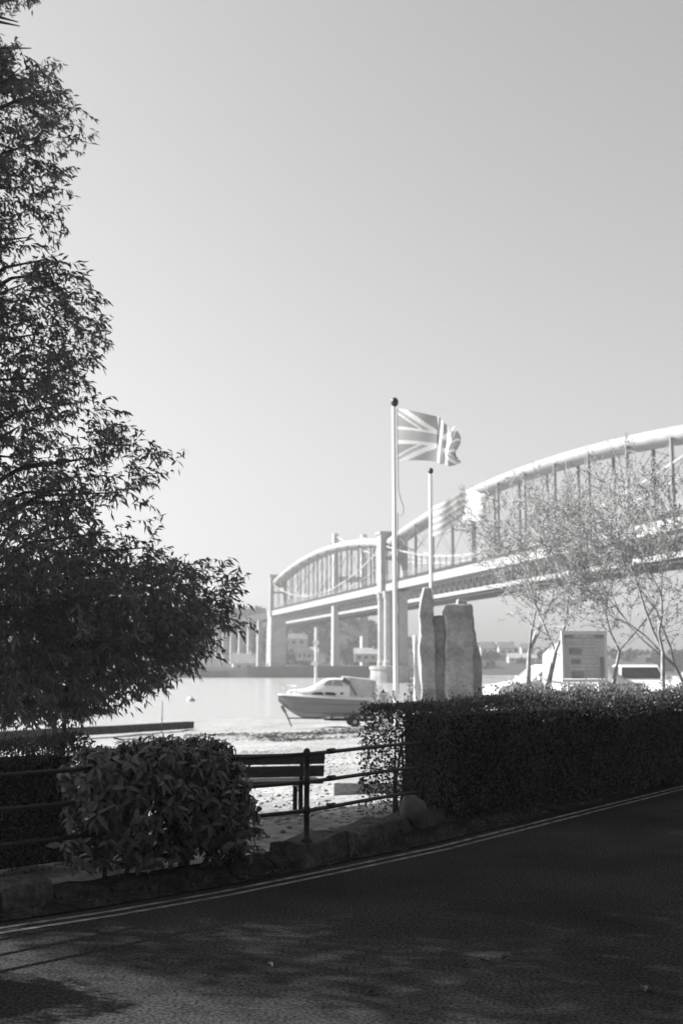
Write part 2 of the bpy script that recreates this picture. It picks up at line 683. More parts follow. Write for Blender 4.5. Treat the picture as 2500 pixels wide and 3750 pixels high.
TE, TM = 10.2, 14.9     # height of the tube over the deck at the piers and at mid span
for s0, SPN in ((0.0, SPAN), (-NEAR, NEAR)):
    def tz(t): return DZ + TE + (TM - TE) * 4 * t * (1 - t)
    def czf(t): return DZ + 1.7 + (TE - 2.0) * (2 * t - 1) ** 2
    pts = [bp(s0 + SPN * t, 0, tz(t)) for t in np.linspace(0.012, 0.988, 30)]
    m = MB()
    n = 14
    rings = []
    for i, p in enumerate(pts):
        dd = (pts[min(i + 1, 29)] - pts[max(i - 1, 0)]).normalized()
        Zc = BX.cross(dd)
        if Zc.z < 0: Zc = -Zc
        rings.append([p + BX * (2.3 * math.cos(2 * math.pi * k / n)) + Zc * (1.35 * math.sin(2 * math.pi * k / n)) for k in range(n)])
    m.loft(rings)
    m.build('arch_tube', 'bridge_paint', rb, smooth=True)
    for lat in (-2.2, 2.2):
        m = MB()
        cp = [bp(s0 + SPN * t, lat, czf(t)) for t in np.linspace(0.012, 0.988, 25)]
        for a, b in zip(cp[:-1], cp[1:]):
            m.bar(a, b, 0.22, 0.32)
        m.build('chain', 'pier_stone', rb)
        for k in range(1, 12):
            t = k / 12
            m = MB()
            m.bar(bp(s0 + SPN * t, lat, tz(t) - 0.6), bp(s0 + SPN * t, lat, DZ + 0.3), 0.52, 0.42)
            m.build('truss_post', 'bridge_grey', rb)
        m = MB()
        for k in range(12):
            for (ta, tb) in ((k / 12, (k + 1) / 12), ((k + 1) / 12, k / 12)):
                if 0 < ta < 1 and 0 < tb < 1:
                    m.bar(bp(s0 + SPN * ta, lat, tz(ta) - 1.2), bp(s0 + SPN * tb, lat, czf(tb)), 0.09)
        for k in range(36):
            if k % 3:
                t = k / 36
                m.bar(bp(s0 + SPN * t, lat, czf(t)), bp(s0 + SPN * t, lat, DZ), 0.12)
        m.build('bracing', 'bridge_grey', rb)['kind'] = 'stuff'


def portal(s, w=2.9, wide=2.2):
    m = MB()
    zt = DZ + TE + 2.3
    for lat in (-w, w):
        m.box(bp(s, lat, (zt + DZ - 2) / 2), (1.3, wide, zt - DZ + 2), (BX, BD, UP))
    m.box(bp(s, 0, zt + 0.35), (2 * w + 1.9, wide + 0.5, 0.7), (BX, BD, UP))
    m.box(bp(s, 0, zt - 2.0), (2 * w - 1.3, wide - 0.3, 4.0), (BX, BD, UP))
    m.box(bp(s, 0, DZ + 6.6), (2 * w - 1.3, wide - 0.6, 0.7), (BX, BD, UP))
    return m.build('portal', 'bridge_paint', rb)


portal(0, 2.9, 3.4)
portal(SPAN - 0.5, 2.5, 1.6)
portal(-NEAR, 2.9, 2.6)
# central pier: round masonry plinth with four octagonal columns
pc = MB()
pc.lathe(bp(0, 0, 0), [(6.0, -6), (5.6, 0.8), (5.9, 1.2), (5.9, 1.9), (5.2, 2.0)], 20)
pc = pc.build('pier', 'pier_stone', rb)
for a in (-1.75, 1.75):
    for b in (-2.6, 2.6):
        m = MB()
        m.lathe(bp(b, a, 0), [(1.55, 1.95), (1.5, 3.0), (1.35, 3.4), (1.28, DZ - 4), (1.5, DZ - 3.2), (1.5, DZ - 2.2)], 8)
        m.build('column', 'bridge_paint', pc)
for zz in (8.5, 14.5):
    m = MB()
    m.box(bp(0, 0, zz), (3.4, 5.0, 0.8), (BX, BD, UP))
    m.build('cross_tie', 'bridge_paint', pc)
m = MB()
m.box(bp(0, 0, DZ - 2.1), (6.6, 8.4, 0.4), (BX, BD, UP))
m.build('column_cap', 'bridge_paint', pc)
for s in (SPAN + 2.2, -NEAR - 2.2):
    m = MB()
    m.box(bp(s, 0, (DZ - 1.95 - 2.4) / 2 + 0.0), (5.9, 7.2, DZ - 1.95 + 2.4), (BX, BD, UP), 0.93)
    m.box(bp(s, 0, DZ - 0.75), (5.85, 6.9, 2.35), (BX, BD, UP))
    pr = m.build('pier', 'pier_stone', rb)
    m = MB()
    m.box(bp(s, 0, -0.4), (8.6, 10, 4.6), (BX, BD, UP))
    m.build('plinth', 'quay_stone', pr)

# approach viaduct beyond the far pier
av = thing('approach_viaduct', 'low grey railway viaduct on slim paired piers left of the far bridge pier', 'viaduct', bp(SPAN + 8, 0, 0))
m = MB()
m.bar(bp(SPAN + 6, 0, DZ - 1.4), bp(SPAN + 215, 0, DZ - 1.4), 4.6, 2.8)
m.build('deck', 'bridge_dark', av)
for k in range(9):
    s = SPAN + 25 + 21 * k
    m = MB()
    for lat in (-1.9, 1.9):
        m.box(bp(s, lat, (DZ - 2.8) / 2), (1.7, 2.6, DZ - 2.8), (BX, BD, UP), 0.85)
    m.build('pier', 'pier_stone', av)

# ------------------------------------------------------------------ the road bridge behind it (suspension tower, trussed deck)
TB = Vector((3.3, 462, 0))


def sp(s, lat, z):
    return TB + BD * s + BX * lat + UP * z


sb = thing('suspension_bridge', 'road suspension bridge with twin legged tower partly hidden behind the railway bridge', 'bridge', sp(0, 0, 0))
SZ = 23.0
tw = MB()
for lat in (-6.0, 6.0):
    tw.box(sp(0, lat, 27.5), (2.7, 3.6, 56), (BX, BD, UP), 0.72)
tw.box(sp(0, 0, 50.5), (9.2, 2.0, 3.0), (BX, BD, UP))
tw.box(sp(0, 0, 37), (9.2, 2.0, 2.2), (BX, BD, UP))
tw.box(sp(0, 0, 22.6), (9.3, 2.4, 2.0), (BX, BD, UP))
tw.build('tower', 'tower_concrete', sb)
for lat in (-5.2, 5.2):
    m = MB()
    m.bar(sp(-345, lat, SZ), sp(130, lat, SZ), 0.6, 1.1)
    m.build('bottom_chord', 'bridge_paint', sb)
    m = MB()
    m.bar(sp(-345, lat, SZ + 4.4), sp(130, lat, SZ + 4.4), 0.6, 0.9)
    m.build('top_chord', 'bridge_dark', sb)
    m = MB()
    br_ = MB()
    for k in range(105):
        s = -345 + k * 4.5
        m.bar(sp(s, lat, SZ + 0.5), sp(s + 2.25, lat, SZ + 4), 0.35)
        m.bar(sp(s + 4.5, lat, SZ + 0.5), sp(s + 2.25, lat, SZ + 4), 0.35)
        br_.add([sp(s - 1.1, lat - 0.02, SZ + 0.5), sp(s + 1.1, lat - 0.02, SZ + 0.5), sp(s, lat - 0.02, SZ + 1.9)], [(0, 1, 2)])
    m.build('truss_web', 'bridge_dark', sb)['kind'] = 'stuff'
    br_.build('bracket', 'bridge_paint', sb)['kind'] = 'stuff'
m = MB()
m.bar(sp(-345, 0, SZ + 2.5), sp(130, 0, SZ + 2.5), 9.4, 3.0)
m.bar(sp(-345, 0, SZ - 1.0), sp(130, 0, SZ - 1.0), 9.6, 0.7)
m.build('roadway', 'bridge_dark', sb)
for lat in (-5.6, 5.6):
    m = MB()
    h = MB()
    cp = []
    for k in range(41):
        t = k / 40
        z = SZ + 8 + (54.5 - SZ - 8) * (2 * t - 1) ** 2
        cp.append(sp(-335 * t, lat, z))
        if 0 < k < 40: h.bar(sp(-335 * t, lat, z), sp(-335 * t, lat, SZ + 4.4), 0.14)
    m.tube(cp, 0.28, 6)
    m.tube([sp(0, lat, 54.5), sp(60, lat, 40), sp(118, lat, SZ + 3)], 0.28, 6)
    m.build('main_cable', 'bridge_paint', sb)
    h.build('hanger', 'bridge_grey', sb)['kind'] = 'stuff'

# quay wall and far houses
qw = MB()
qw.box((4, 415.2, -0.3), (76, 2.2, 4.4))
qo = qw.build('quay_wall', 'quay_stone', loc=(4, 415.2, -2.4))
tag(qo, 'dark stone quay wall along the far waterline under the bridge', 'wall')
qw = MB()
qw.box((-76, 414.6, -1.0), (70, 1.6, 2.6))
tag(qw.build('quay_wall', 'quay_stone', loc=(-76, 414.6, -2.4)), 'low dark river bank wall left of the far bridge pier', 'wall')


def house(x, y, w, dp, h, rh, label, roofm='house_roof', group='houses on the far bank', rot=0.0, nw=3, base=None, name='far_house'):
    z = base if base is not None else float(far_z(np.array(x), np.array(y))) - 0.3
    t = thing(name, label, 'house', (x, y, z), group)
    c, s = math.cos(rot), math.sin(rot)
    Xa, Ya = Vector((c, s, 0)), Vector((-s, c, 0))
    O = Vector((x, y, z))
    m = MB()
    m.box(O + UP * h / 2, (w, dp, h), (Xa, Ya, UP))
    for sx in (-1, 1):
        a = O + Xa * (sx * w / 2)
        m.add([a - Ya * dp / 2 + UP * h, a + Ya * dp / 2 + UP * h, a + UP * (h + rh)], [(0, 1, 2)])
    wl_ = m.build('wall', 'house_wall', t)
    m = MB()
    e = 0.35
    for sy in (-1, 1):
        a = O - Xa * (w / 2 + e) + Ya * (sy * (dp / 2 + e)) + UP * (h - 0.25)
        b = O + Xa * (w / 2 + e) + Ya * (sy * (dp / 2 + e)) + UP * (h - 0.25)
        r0 = O - Xa * (w / 2 + e) + UP * (h + rh + 0.12)
        r1 = O + Xa * (w / 2 + e) + UP * (h + rh + 0.12)
        m.add([a, b, r1, r0, a + UP * .18, b + UP * .18, r1 + UP * .18, r0 + UP * .18],
              [(0, 1, 2, 3), (7, 6, 5, 4), (0, 4, 5, 1), (1, 5, 6, 2), (3, 7, 4, 0)])
    rf = m.build('roof', roofm, t)
    m = MB()
    m.box(O + Xa * (w * 0.32) + UP * (h + rh + 0.3), (0.8, 0.8, 1.7), (Xa, Ya, UP))
    m.build('chimney', 'house_wall', rf)
    for i in range(nw):
        fx = (i + 0.5) / nw - 0.5
        m = MB()
        m.box(O + Xa * (fx * w * 0.9) - Ya * (dp / 2 + 0.02) + UP * (h * 0.55), (w / nw * 0.42, 0.12, h * 0.36), (Xa, Ya, UP))
        m.build('window', 'window', wl_)
    return t


house(-36.2, 424, 8.0, 6, 3.0, 3.2, 'boathouse with broad pale roof beside the far bridge pier', 'pale_roof', rot=0.15, nw=2, base=0.2)
house(-52.5, 430, 6.5, 8, 4.2, 3.2, 'white gable fronted house on the bank left of the boathouse', rot=1.45, nw=1)
house(-62, 434, 9, 6, 4.0, 2.2, 'white cottage on the far bank just under the tree branch tips', nw=3)
house(-76, 432, 10, 6, 4.2, 2.4, 'long white house on the far bank behind the drooping leaves', nw=4)
house(-89, 436, 8, 6, 4.5, 2.4, 'white house farthest left along the far bank', nw=3)
house(-13.5, 452, 8.5, 6, 3.4, 1.6, 'low white terrace between the bridge pier and the tower leg', 'pale_roof', nw=4, base=4.2)
house(-19, 500, 8, 6, 3.4, 2.0, 'small white house higher up the slope behind the bridge pier', nw=2, base=10.5)
house(9.5, 446, 9.0, 6, 3.2, 2.0, 'white house under the bridge between the two tower legs', 'pale_roof', nw=3, base=3.6)
house(76, 600, 7, 6, 4.0, 3.0, 'white house on the low distant hill just right of the standing stones', nw=2)
house(86.5, 604, 8, 6, 4.0, 3.0, 'second white house on the distant hill left of the thin forked tree', nw=2)
house(99, 612, 7, 6, 3.6, 2.6, 'smallest white house on the distant hill behind the forked tree', nw=2)
house(90, 574, 14, 6, 2.6, 2.0, 'long low waterside building below the two hill houses', 'pale_roof', nw=5)

# ------------------------------------------------------------------ things on the water
m = MB()
m.tube([(6.05 - 0.3, 150, -4), (6.05 - 0.3, 150, 6.9)], [0.2, 0.17], 10)
t = thing('mooring_post', 'tall pale mooring post standing in the river behind the cabin boat', 'post', (5.75, 150, -2.1))
for o in (m.build('post', 'white_paint', t),): pass
# moved onto the right sight line below
t.location.x = -3.35
m = MB(); m.box((5.75, 150, 4.9), (0.75, 0.5, 0.5)); m.build('lamp_box', 'white_paint', t)
m = MB(); m.box((5.6, 149.9, 2.2), (0.8, 0.2, 0.5)); m.build('marker_plate', 'white_paint', t)


def dinghy(x, y, z, L, label, rot=0.0, hull='gelcoat', cover=None, name='dinghy', cat='boat', group=None, motor=False, H=0.55, B=0.38):
    t = thing(name, label, cat, (x, y, z), group)
    c, s = math.cos(rot), math.sin(rot)
    Xa, Ya = Vector((c, s, 0)), Vector((-s, c, 0))
    O = Vector((x, y, z))
    rings = []
    inner = []
    for f in np.linspace(0, 1, 12):
        b = B * L * (1 - max(0, (0.5 - f) / 0.5) ** 2.2) * (0.5 if f > 0.999 else 0.5)
        b = max(b, 0.02)
        sh = H + 0.22 * H * (1 - f) ** 2
        kz = 0.42 * H * max(0, (0.25 - f) / 0.25) ** 2
        ring = []
        for a in np.linspace(-1, 1, 9):
            yy = b * math.sin(a * math.pi / 2)
            zz = kz + (sh - kz) * (1 - math.cos(a * math.pi / 2)) ** 0.8
            ring.append(O + Xa * ((f - 0.5) * L) + Ya * yy + UP * zz)
        rings.append(ring)
    m = MB()
    m.loft(rings, closed=False, cap=False)
    m.add(rings[-1], [tuple(range(9))])
    m.build('hull', hull, t, smooth=True)
    if cover:
        m = MB()
        cr = []
        for f in np.linspace(0, 1, 12):
            i = int(round(f * 11))
            l_, r_ = rings[i][0], rings[i][-1]
            top = (l_ + r_) / 2 + UP * (H * cover[1] * math.sin(math.pi * min(1, 0.15 + f * 0.9)) ** 0.7)
            cr.append([l_ - UP * 0.03, l_.lerp(top, 0.5) + UP * 0.05 * H, top, r_.lerp(top, 0.5) + UP * 0.05 * H, r_ - UP * 0.03])
        m.loft(cr, closed=False, cap=False)
        m.add(cr[-1], [(0, 1, 2, 3, 4)])
        m.build('cover', cover[0], t, smooth=True)
    else:
        m = MB()
        for f in (0.35, 0.7):
            m.box(O + Xa * ((f - 0.5) * L) + UP * (H * 0.7), (0.22, B * L * 0.9, 0.05), (Xa, Ya, UP))
        m.build('thwart', 'bench_wood', t)
    m = MB()
    for sd in (0, -1):
        m.tube([r[sd] for r in rings], 0.035, 6)
    m.build('gunwale', 'white_paint' if hull != 'gelcoat' else 'bridge_grey', t)
    if motor:
        m = MB()
        m.box(O + Xa * (0.5 * L + 0.15) + UP * (H * 1.05), (0.3, 0.3, 0.42), (Xa, Ya, UP))
        m.box(O + Xa * (0.5 * L + 0.15) + UP * (H * 0.35), (0.12, 0.12, 1.0), (Xa, Ya, UP))
        m.build('outboard_motor', 'rubber', t)
    return t


dinghy(-20.4, 96, -2.25, 2.9, 'small white dinghy moored on the water seen under the tree', 0.1, motor=True)
for (x, y, r, mm, lb) in ((-20.3, 78, 0.28, 'ball', 'dark mooring buoy on the water left of the thin sapling'),
                          (-17.8, 136, 0.34, 'white_paint', 'white mooring buoy on open water right of the tree'),
                          (-17.0, 131, 0.34, 'bridge_grey', 'grey mooring buoy just right of the white buoy'),
                          (-22.6, 75, 0.14, 'white_paint', 'tiny white float near the left edge of the water')):
    t = thing('buoy', lb, 'buoy', (x, y, -2.1), 'buoys on the river')
    m = MB(); m.ball((x, y, -2.05), r, 10, 7, (1.2, 1.2, 0.9)); m.build('float', mm, t, smooth=True)
    m = MB(); m.tube([(x, y, -2.1 + r * .7), (x, y, -2.1 + r * 1.5)], 0.05, 6); m.build('ring', 'steel', t)

# ------------------------------------------------------------------ the shore: wall, stake, slab, seaweed, boat and trailer
t = thing('low_wall', 'low dark slipway wall crossing the shore behind the bushes', 'wall', (-9.5, 56, -1.4))
wp = interp_line([(-24, 26, -0.75), (-13.6, 46.2, -1.0), (-7.9, 60.5, -1.28)], 2.6)
for a, b in zip(wp[:-1], wp[1:]):
    m = MB()
    dz = rnd(-0.02, 0.02)
    dd = (b - a) * 0.006
    m.bar(a + UP * (0.02 + dz) + dd, b + UP * (0.02 + dz) - dd, 0.5 + rnd(-.03, .03), 0.36)
    m.build('block', 'dark_stone', t, bevel=0.03)
zz = land1(-8.85, 57)
m = MB(); m.tube([(-8.85, 57, zz - .3), (-8.83, 57, zz + 1.55)], [0.03, 0.018], 6)
tag(m.build('stake', 'bark', loc=(-8.85, 57, zz)), 'thin upright stake on the shore near the end of the low wall', 'stake')

t = thing('slab', 'pale concrete slab lying on the shore beyond the railing', 'slab', (0.35, 19.1, -0.3))
m = MB(); zz = land1(0.2, 18.6)
m.box((0.50, 19.0, zz + 0.09), (1.05, 2.3, 0.2), (Vector((0.995, -0.09, 0)), Vector((0.09, 0.995, 0)), UP))
m.build('block', 'concrete', t, bevel=0.02)

# seaweed and pebbles
pts = []
while len(pts) < 520:
    x, y = rnd(-9, 2.5), rnd(36, 60)
    band = math.exp(-((y - 47 - 0.25 * x) / 6.0) ** 2)
    if noise.noise(Vector((x * 0.28, y * 0.5, 3))) * 1.6 + band * 0.9 > 0.98 + rnd(-.15, .15):
        pts.append((x, y))
pts = np.array(pts)
z = land_z(pts[:, 0], pts[:, 1]) + 0.05
P = np.stack([pts[:, 0], pts[:, 1], z], 1)
P = np.repeat(P, 5, 0) + RNG.normal(size=(len(P) * 5, 3)) * np.array([0.22, 0.16, 0.02])
D = unit(RNG.normal(size=P.shape) * np.array([1, 0.7, 0.12]))
V, F = leaves(P, D, np.tile(np.array([[0, 0, 1.0]]), (len(P), 1)) + RNG.normal(size=P.shape) * 0.3, RNG.uniform(0.08, 0.26, len(P)), RNG.uniform(0.04, 0.10, len(P)))
tag(mesh_obj('seaweed', np_mesh('seaweed', V, F), 'seaweed'), 'dark seaweed strewn over the shore in front of the boat', None, None, 'stuff')

V, F = [], []
b = 0
cube = np.array([(-1, -1, -.6), (1, -1, -.7), (1, 1, -.6), (-1, 1, -.7), (-.7, -.6, .5), (.6, -.7, .6), (.7, .6, .5), (-.6, .7, .6)])
qf = np.array([(3, 2, 1, 0), (4, 5, 6, 7), (0, 1, 5, 4), (1, 2, 6, 5), (2, 3, 7, 6), (3, 0, 4, 7)])
px, py = RNG.uniform(-7, 1.2, 5200), 10 + 24 * RNG.uniform(0, 1, 5200) ** 1.5
qq = kdist(px, py)
kz = land_z(px, py)
for x, y, qv, z in zip(px, py, qq, kz):
    if qv < 1.2: continue
    sc = rnd(0.008, 0.03) * (1.6 if random.random() < 0.06 else 1)
    a = rnd(0, 6.28)
    c_, s_ = math.cos(a), math.sin(a)
    pts3 = cube * np.array([sc * rnd(.8, 1.5), sc, sc * rnd(.5, .9)])
    pts3 = pts3 @ np.array([[c_, s_, 0], [-s_, c_, 0], [0, 0, 1]]) + np.array([x, y, z + sc * 0.25])
    V.append(pts3); F.append(qf + b); b += 8
tag(mesh_obj('pebbles', np_mesh('pebbles', np.concatenate(V), np.concatenate(F)), 'pebble'), 'small loose pebbles on the bare ground by the bench', None, None, 'stuff')

# cabin boat (bow to the left) on its trailer
BO = Vector((-0.75, 58, -0.80))
BL = 4.85
yaw = 0.10
cxx = Vector((math.cos(yaw), math.sin(yaw), 0))
cyy = Vector((-math.sin(yaw), math.cos(yaw), 0))


def bt(u, v, z):
    """u 0 bow .. 1 stern, v metres to the far side, z over the keel"""
    return BO + cxx * ((u - 0.5) * BL) + cyy * v + UP * z


boat = thing('cabin_boat', 'small white cabin cruiser with grey hull and canvas canopy parked on the shore', 'boat', BO)
us = np.linspace(0, 1, 22)


def beam(u): return 0.98 * (1 - max(0, (0.55 - u) / 0.55) ** 2.3) + 0.015
def sheer(u): return 1.17 - 0.22 * u + 0.03 * (1 - u) ** 3
def keel(u): return 0.86 * max(0, (0.27 - u) / 0.27) ** 1.5 + 0.05 * u
def chine(u): return keel(u) * 0.72 + 0.36 * (1 - 0.1 * u) - 0.05 + (0.18 * max(0, 0.4 - u))


def hull_ring(u):
    b, sh, ke, ch = beam(u), sheer(u), keel(u), chine(u)
    ch = min(ch, sh - 0.08); ch = max(ch, ke + 0.02)
    cb = b * 0.86
    prof = [(-b, sh), (-b * 0.98, sh - 0.09), (-(cb + (b - cb) * .6), (sh * .6 + ch * .4)), (-(cb + (b - cb) * .55), (sh * .55 + ch * .45) - .01), (-cb, ch), (-cb * 0.93, ch - 0.03), (-cb * .5, (ke + ch) / 2 - 0.02), (0, ke)]
    prof += [(-a, c) for a, c in prof[-2::-1]]
    off = 0.0 if u < 1 else 0.0
    return [bt(u, a, c) + cxx * (-(0.10) * (1 - c / 1.2) if u > 0.97 else 0) for a, c in prof]


m = MB()
rings = [hull_ring(u) for u in us]
m.loft(rings, closed=False, cap=False)
m.add(rings[-1], [tuple(range(len(rings[-1])))])
hull = m.build('hull', 'hull_paint', boat, smooth=False)
m = MB()
for sd in (0, -1):
    m.tube([r[sd] - UP * 0.02 for r in rings], 0.045, 6)
m.build('rubbing_strake', 'gelcoat', boat, smooth=True)
m = MB()
for sd in (3, 11):
    m.tube([r[sd] + (cyy * (-0.012 if sd == 3 else 0.012)) for r in rings[6:]], 0.02, 5)
m.build('spray_rail', 'boot_top', hull)
m = MB()
for sd, s_ in ((5, -1), (9, 1)):
    m.tube([r[sd] + cyy * 0.01 * s_ for r in rings[3:]], 0.025, 5)
m.build('chine_strip', 'boot_top', hull)
# deck moulding and foredeck trunk, lofted along the boat
deck_prof = [(0.0, 0.02, 0.02), (0.08, 0.06, 0.10), (0.13, 0.34, 0.26), (0.30, 0.56, 0.36), (0.36, 0.62, 0.52), (0.50, 0.68, 0.92), (0.58, 0.70, 0.97), (0.70, 0.72, 0.96)]
rings2 = []
for u in np.linspace(0.004, 0.72, 19):
    hw = np.interp(u, [p[0] for p in deck_prof], [p[1] for p in deck_prof]) * min(1, beam(u) / 0.7)
    hh = np.interp(u, [p[0] for p in deck_prof], [p[2] for p in deck_prof])
    b, sh = beam(u), sheer(u)
    hw = min(hw * 1.28, b * 0.93)
    rings2.append([bt(u, -b, sh), bt(u, -hw, sh + 0.03), bt(u, -hw * 0.95, sh + hh * 0.55), bt(u, -hw * 0.78, sh + hh * 0.92), bt(u, -hw * .4, sh + hh),
                   bt(u, hw * .4, sh + hh), bt(u, hw * 0.78, sh + hh * 0.92), bt(u, hw * 0.95, sh + hh * 0.55), bt(u, hw, sh + 0.03), bt(u, b, sh)])
m = MB()
m.loft(rings2, closed=False, cap=False)
m.add(rings2[-1], [tuple(range(10))])
cab = m.build('cabin', 'gelcoat', boat, smooth=False)
m = MB()
dk = []
for u in np.linspace(0.72, 1.0, 6):
    b, sh = beam(u), sheer(u)
    dk.append([bt(u, -b, sh), bt(u, -b * .9, sh + .10), bt(u, -b * .8, sh + .10), bt(u, -b * .8, sh - .3), bt(u, b * .8, sh - .3), bt(u, b * .8, sh + .10), bt(u, b * .9, sh + .10), bt(u, b, sh)])
m.loft(dk, closed=False, cap=False)
m.build('cockpit_coaming', 'gelcoat', boat)


def side_pane(pts, name, mm, sgn=-1):
    a = [bt(u, v * sgn, z) for u, v, z in pts]
    n_ = (a[1] - a[0]).cross(a[2] - a[0]).normalized()
    if n_.y * sgn < 0: n_ = -n_
    m = MB()
    k = len(a)
    m.add([p + n_ * 0.018 for p in a] + [p - n_ * 0.03 for p in a], [tuple(range(k)), tuple(range(2 * k - 1, k - 1, -1))] + [(i, (i + 1) % k, k + (i + 1) % k, k + i) for i in range(k)])
    m.build(name, mm, cab)


def cab_v(u, dz):
    hw = np.interp(u, [p[0] for p in deck_prof], [p[1] for p in deck_prof]) * min(1, beam(u) / 0.7)
    hh = np.interp(u, [p[0] for p in deck_prof], [p[2] for p in deck_prof])
    hw = min(hw * 1.28, beam(u) * 0.93)
    return float(np.interp(dz / hh, [0.03, 0.55, 0.92, 1.0], [hw, hw * 0.95, hw * 0.78, hw * 0.4])) + 0.015


def pane_on(pts, name, mm, sg):
    side_pane([(u, cab_v(u, dz), sheer(u) + dz) for u, dz in pts], name, mm, sg)


for sg in (-1, 1):
    pane_on([(0.325, 0.09), (0.36, 0.20), (0.44, 0.24), (0.46, 0.10)], 'side_window', 'dark_glass', sg)
    pane_on([(0.475, 0.10), (0.465, 0.24), (0.555, 0.25), (0.585, 0.18), (0.575, 0.10)], 'side_window', 'dark_glass', sg)
    pane_on([(0.625, 0.16), (0.625, 0.26), (0.655, 0.26), (0.655, 0.16)], 'porthole', 'dark_glass', sg)
    pane_on([(0.455, 0.58), (0.50, 0.82), (0.545, 0.86), (0.54, 0.58)], 'windscreen', 'pale_glass', sg)
    pane_on([(0.555, 0.58), (0.56, 0.87), (0.64, 0.87), (0.65, 0.58)], 'wheelhouse_window', 'pale_glass', sg)
m = MB()
cr = []
for u, hh, hwf in ((0.66, 1.02, .82), (0.72, 1.02, .85), (0.84, 0.98, .86), (0.94, 0.95, .86), (1.0, 0.90, .84)):
    sh, b = sheer(u), beam(u) * hwf
    cr.append([bt(u + .0, -b, sh + .1), bt(u, -b * .95, sh + hh * .75), bt(u, -b * .7, sh + hh), bt(u, 0, sh + hh + .05), bt(u, b * .7, sh + hh), bt(u, b * .95, sh + hh * .75), bt(u, b, sh + .1)])
m.loft(cr, closed=False, cap=False)
m.add(cr[-1], [tuple(range(7))])
m.build('canopy', 'canvas', boat)
m = MB()
for sg in (-1, 1):
    m.bar(bt(0.655, .80 * sg, sheer(.65) + 0.93), bt(0.72, .86 * sg, sheer(.7) + 0.72), 0.05, 0.22)
    m.bar(bt(0.72, .86 * sg, sheer(.7) + 0.72), bt(0.79, .89 * sg, sheer(.78) + 0.16), 0.05, 0.09)
m.build('canopy_strap', 'dark_canvas', boat)
m = MB()
pr = []
for a in np.linspace(-1, 1, 9):
    u = 0.02 + 0.16 * abs(a) ** 1.4
    pr.append(bt(u, beam(u) * a ** 1 * .9, sheer(u) + 0.46))
m.tube(pr, 0.016, 6)
for i in (0, 2, 4, 6, 8):
    p = pr[i]
    m.tube([p, p - UP * 0.42], 0.014, 5)
m.build('pulpit_rail', 'steel', boat)

tr = thing('boat_trailer', 'dark road trailer under the cabin boat with small wheels', 'trailer', BO + cxx * 1.0 - UP * 0.6)
ground_b = land1(0.4, 57.5)
m = MB()
for v in (-0.55, 0.55):
    m.bar(bt(0.48, v * 0.5, -0.05), bt(0.55, v, -0.06), 0.07, 0.08)
    m.bar(bt(0.55, v, -0.06), bt(1.0, v, -0.06), 0.08, 0.10)
m.bar(bt(0.10, 0, 0.02), bt(0.5, 0, -0.02), 0.05, 0.06)
for u in (0.56, 0.70, 0.775, 0.98):
    m.bar(bt(u, -0.7, -0.05), bt(u, 0.7, -0.05), 0.08, 0.1)
m.build('frame', 'rubber', tr)
m = MB()
m.bar(bt(0.035, 0, 0.62), bt(0.075, 0, 0.30), 0.14)
m.bar(bt(0.05, 0, 0.56), bt(0.115, 0, -0.12), 0.08)
m.bar(bt(0.115, 0, -0.12), bt(0.14, 0, ground_b - BO.z), 0.07)
m.build('winch_post', 'boot_top', tr)
for v in (-0.85, 0.85):
    m = MB()
    c = bt(0.775, v, 0)
    c.z = ground_b + 0.25
    ax = cyy
    prof = [(0.10, -.08), (0.19, -.09), (0.25, -.06), (0.26, 0), (0.25, .06), (0.19, .09), (0.10, .08)]
    rg = []
    for k in range(18):
        a = 2 * math.pi * k / 18
        rad = cxx * math.cos(a) + UP * math.sin(a)
        rg.append([c + rad * r_ + ax * w_ for r_, w_ in prof])
    rg.append(rg[0])
    m.loft(rg, closed=True, cap=False)
    wh = m.build('wheel', 'rubber', tr, smooth=True)
    m = MB()
    m.tube([c - ax * 0.06, c + ax * 0.06], 0.12, 12)
    m.build('hub', 'steel', wh)
    m = MB()
    m.tube([c + (cxx * math.cos(a) + UP * math.sin(a)) * 0.34 for a in np.linspace(0.1, math.pi - .1, 9)], 0.05, 6)
    m.build('mudguard', 'rubber', tr)

# ------------------------------------------------------------------ flagpoles and flags
def flagpole(x, y, ztop, r, label, lean=0.0):
    g = land1(x, y)
    t = thing('flagpole', label, 'flagpole', (x, y, g))
    m = MB()
    m.tube([(x, y, g - 0.2), (x, y, g + 1.2), (x + lean, y, ztop)], [r * 1.1, r * 1.1, r * 0.72], 12)
    m.build('pole', 'white_paint', t, smooth=True)
    m = MB()
    m.ball((x + lean + 0.03, y, ztop + r * 1.7), r * 1.7, 10, 7, (1.0, 1.0, 1.25))
    m.tube([(x + lean, y, ztop - .02), (x + lean + .02, y, ztop + r)], r * 0.8, 8)
    m.build('finial', 'ball', t, smooth=True)
    m = MB()
    m.box((x - r * 1.3, y, g + 1.5), (0.05, 0.09, 0.2))
    m.build('cleat', 'steel', t)
    return t, g


fp1, g1 = flagpole(1.42, 30, 8.72, 0.062, 'tall white flagpole with dark ball top flying the cross patterned flag', -0.02)
m = MB()
m.tube([(1.5, 30, 8.65), (1.52, 30, 6.4), (1.60, 30, 6.12), (1.66, 30, 5.95), (1.64, 30, 5.8), (1.57, 30, 5.72), (1.5, 30, 5.8), (1.49, 30, 4.6), (1.49, 30, g1 + 1.5)], 0.009, 5)
m.build('halyard', 'bridge_grey', fp1)
fp2, g2 = flagpole(2.83, 36, 7.9, 0.05, 'shorter white flagpole rising behind the standing stones', 0.0)
m = MB(); m.tube([(2.9, 36, 7.85), (2.9, 36, g2 + 1.5)], 0.008, 4); m.build('halyard', 'bridge_grey', fp2)


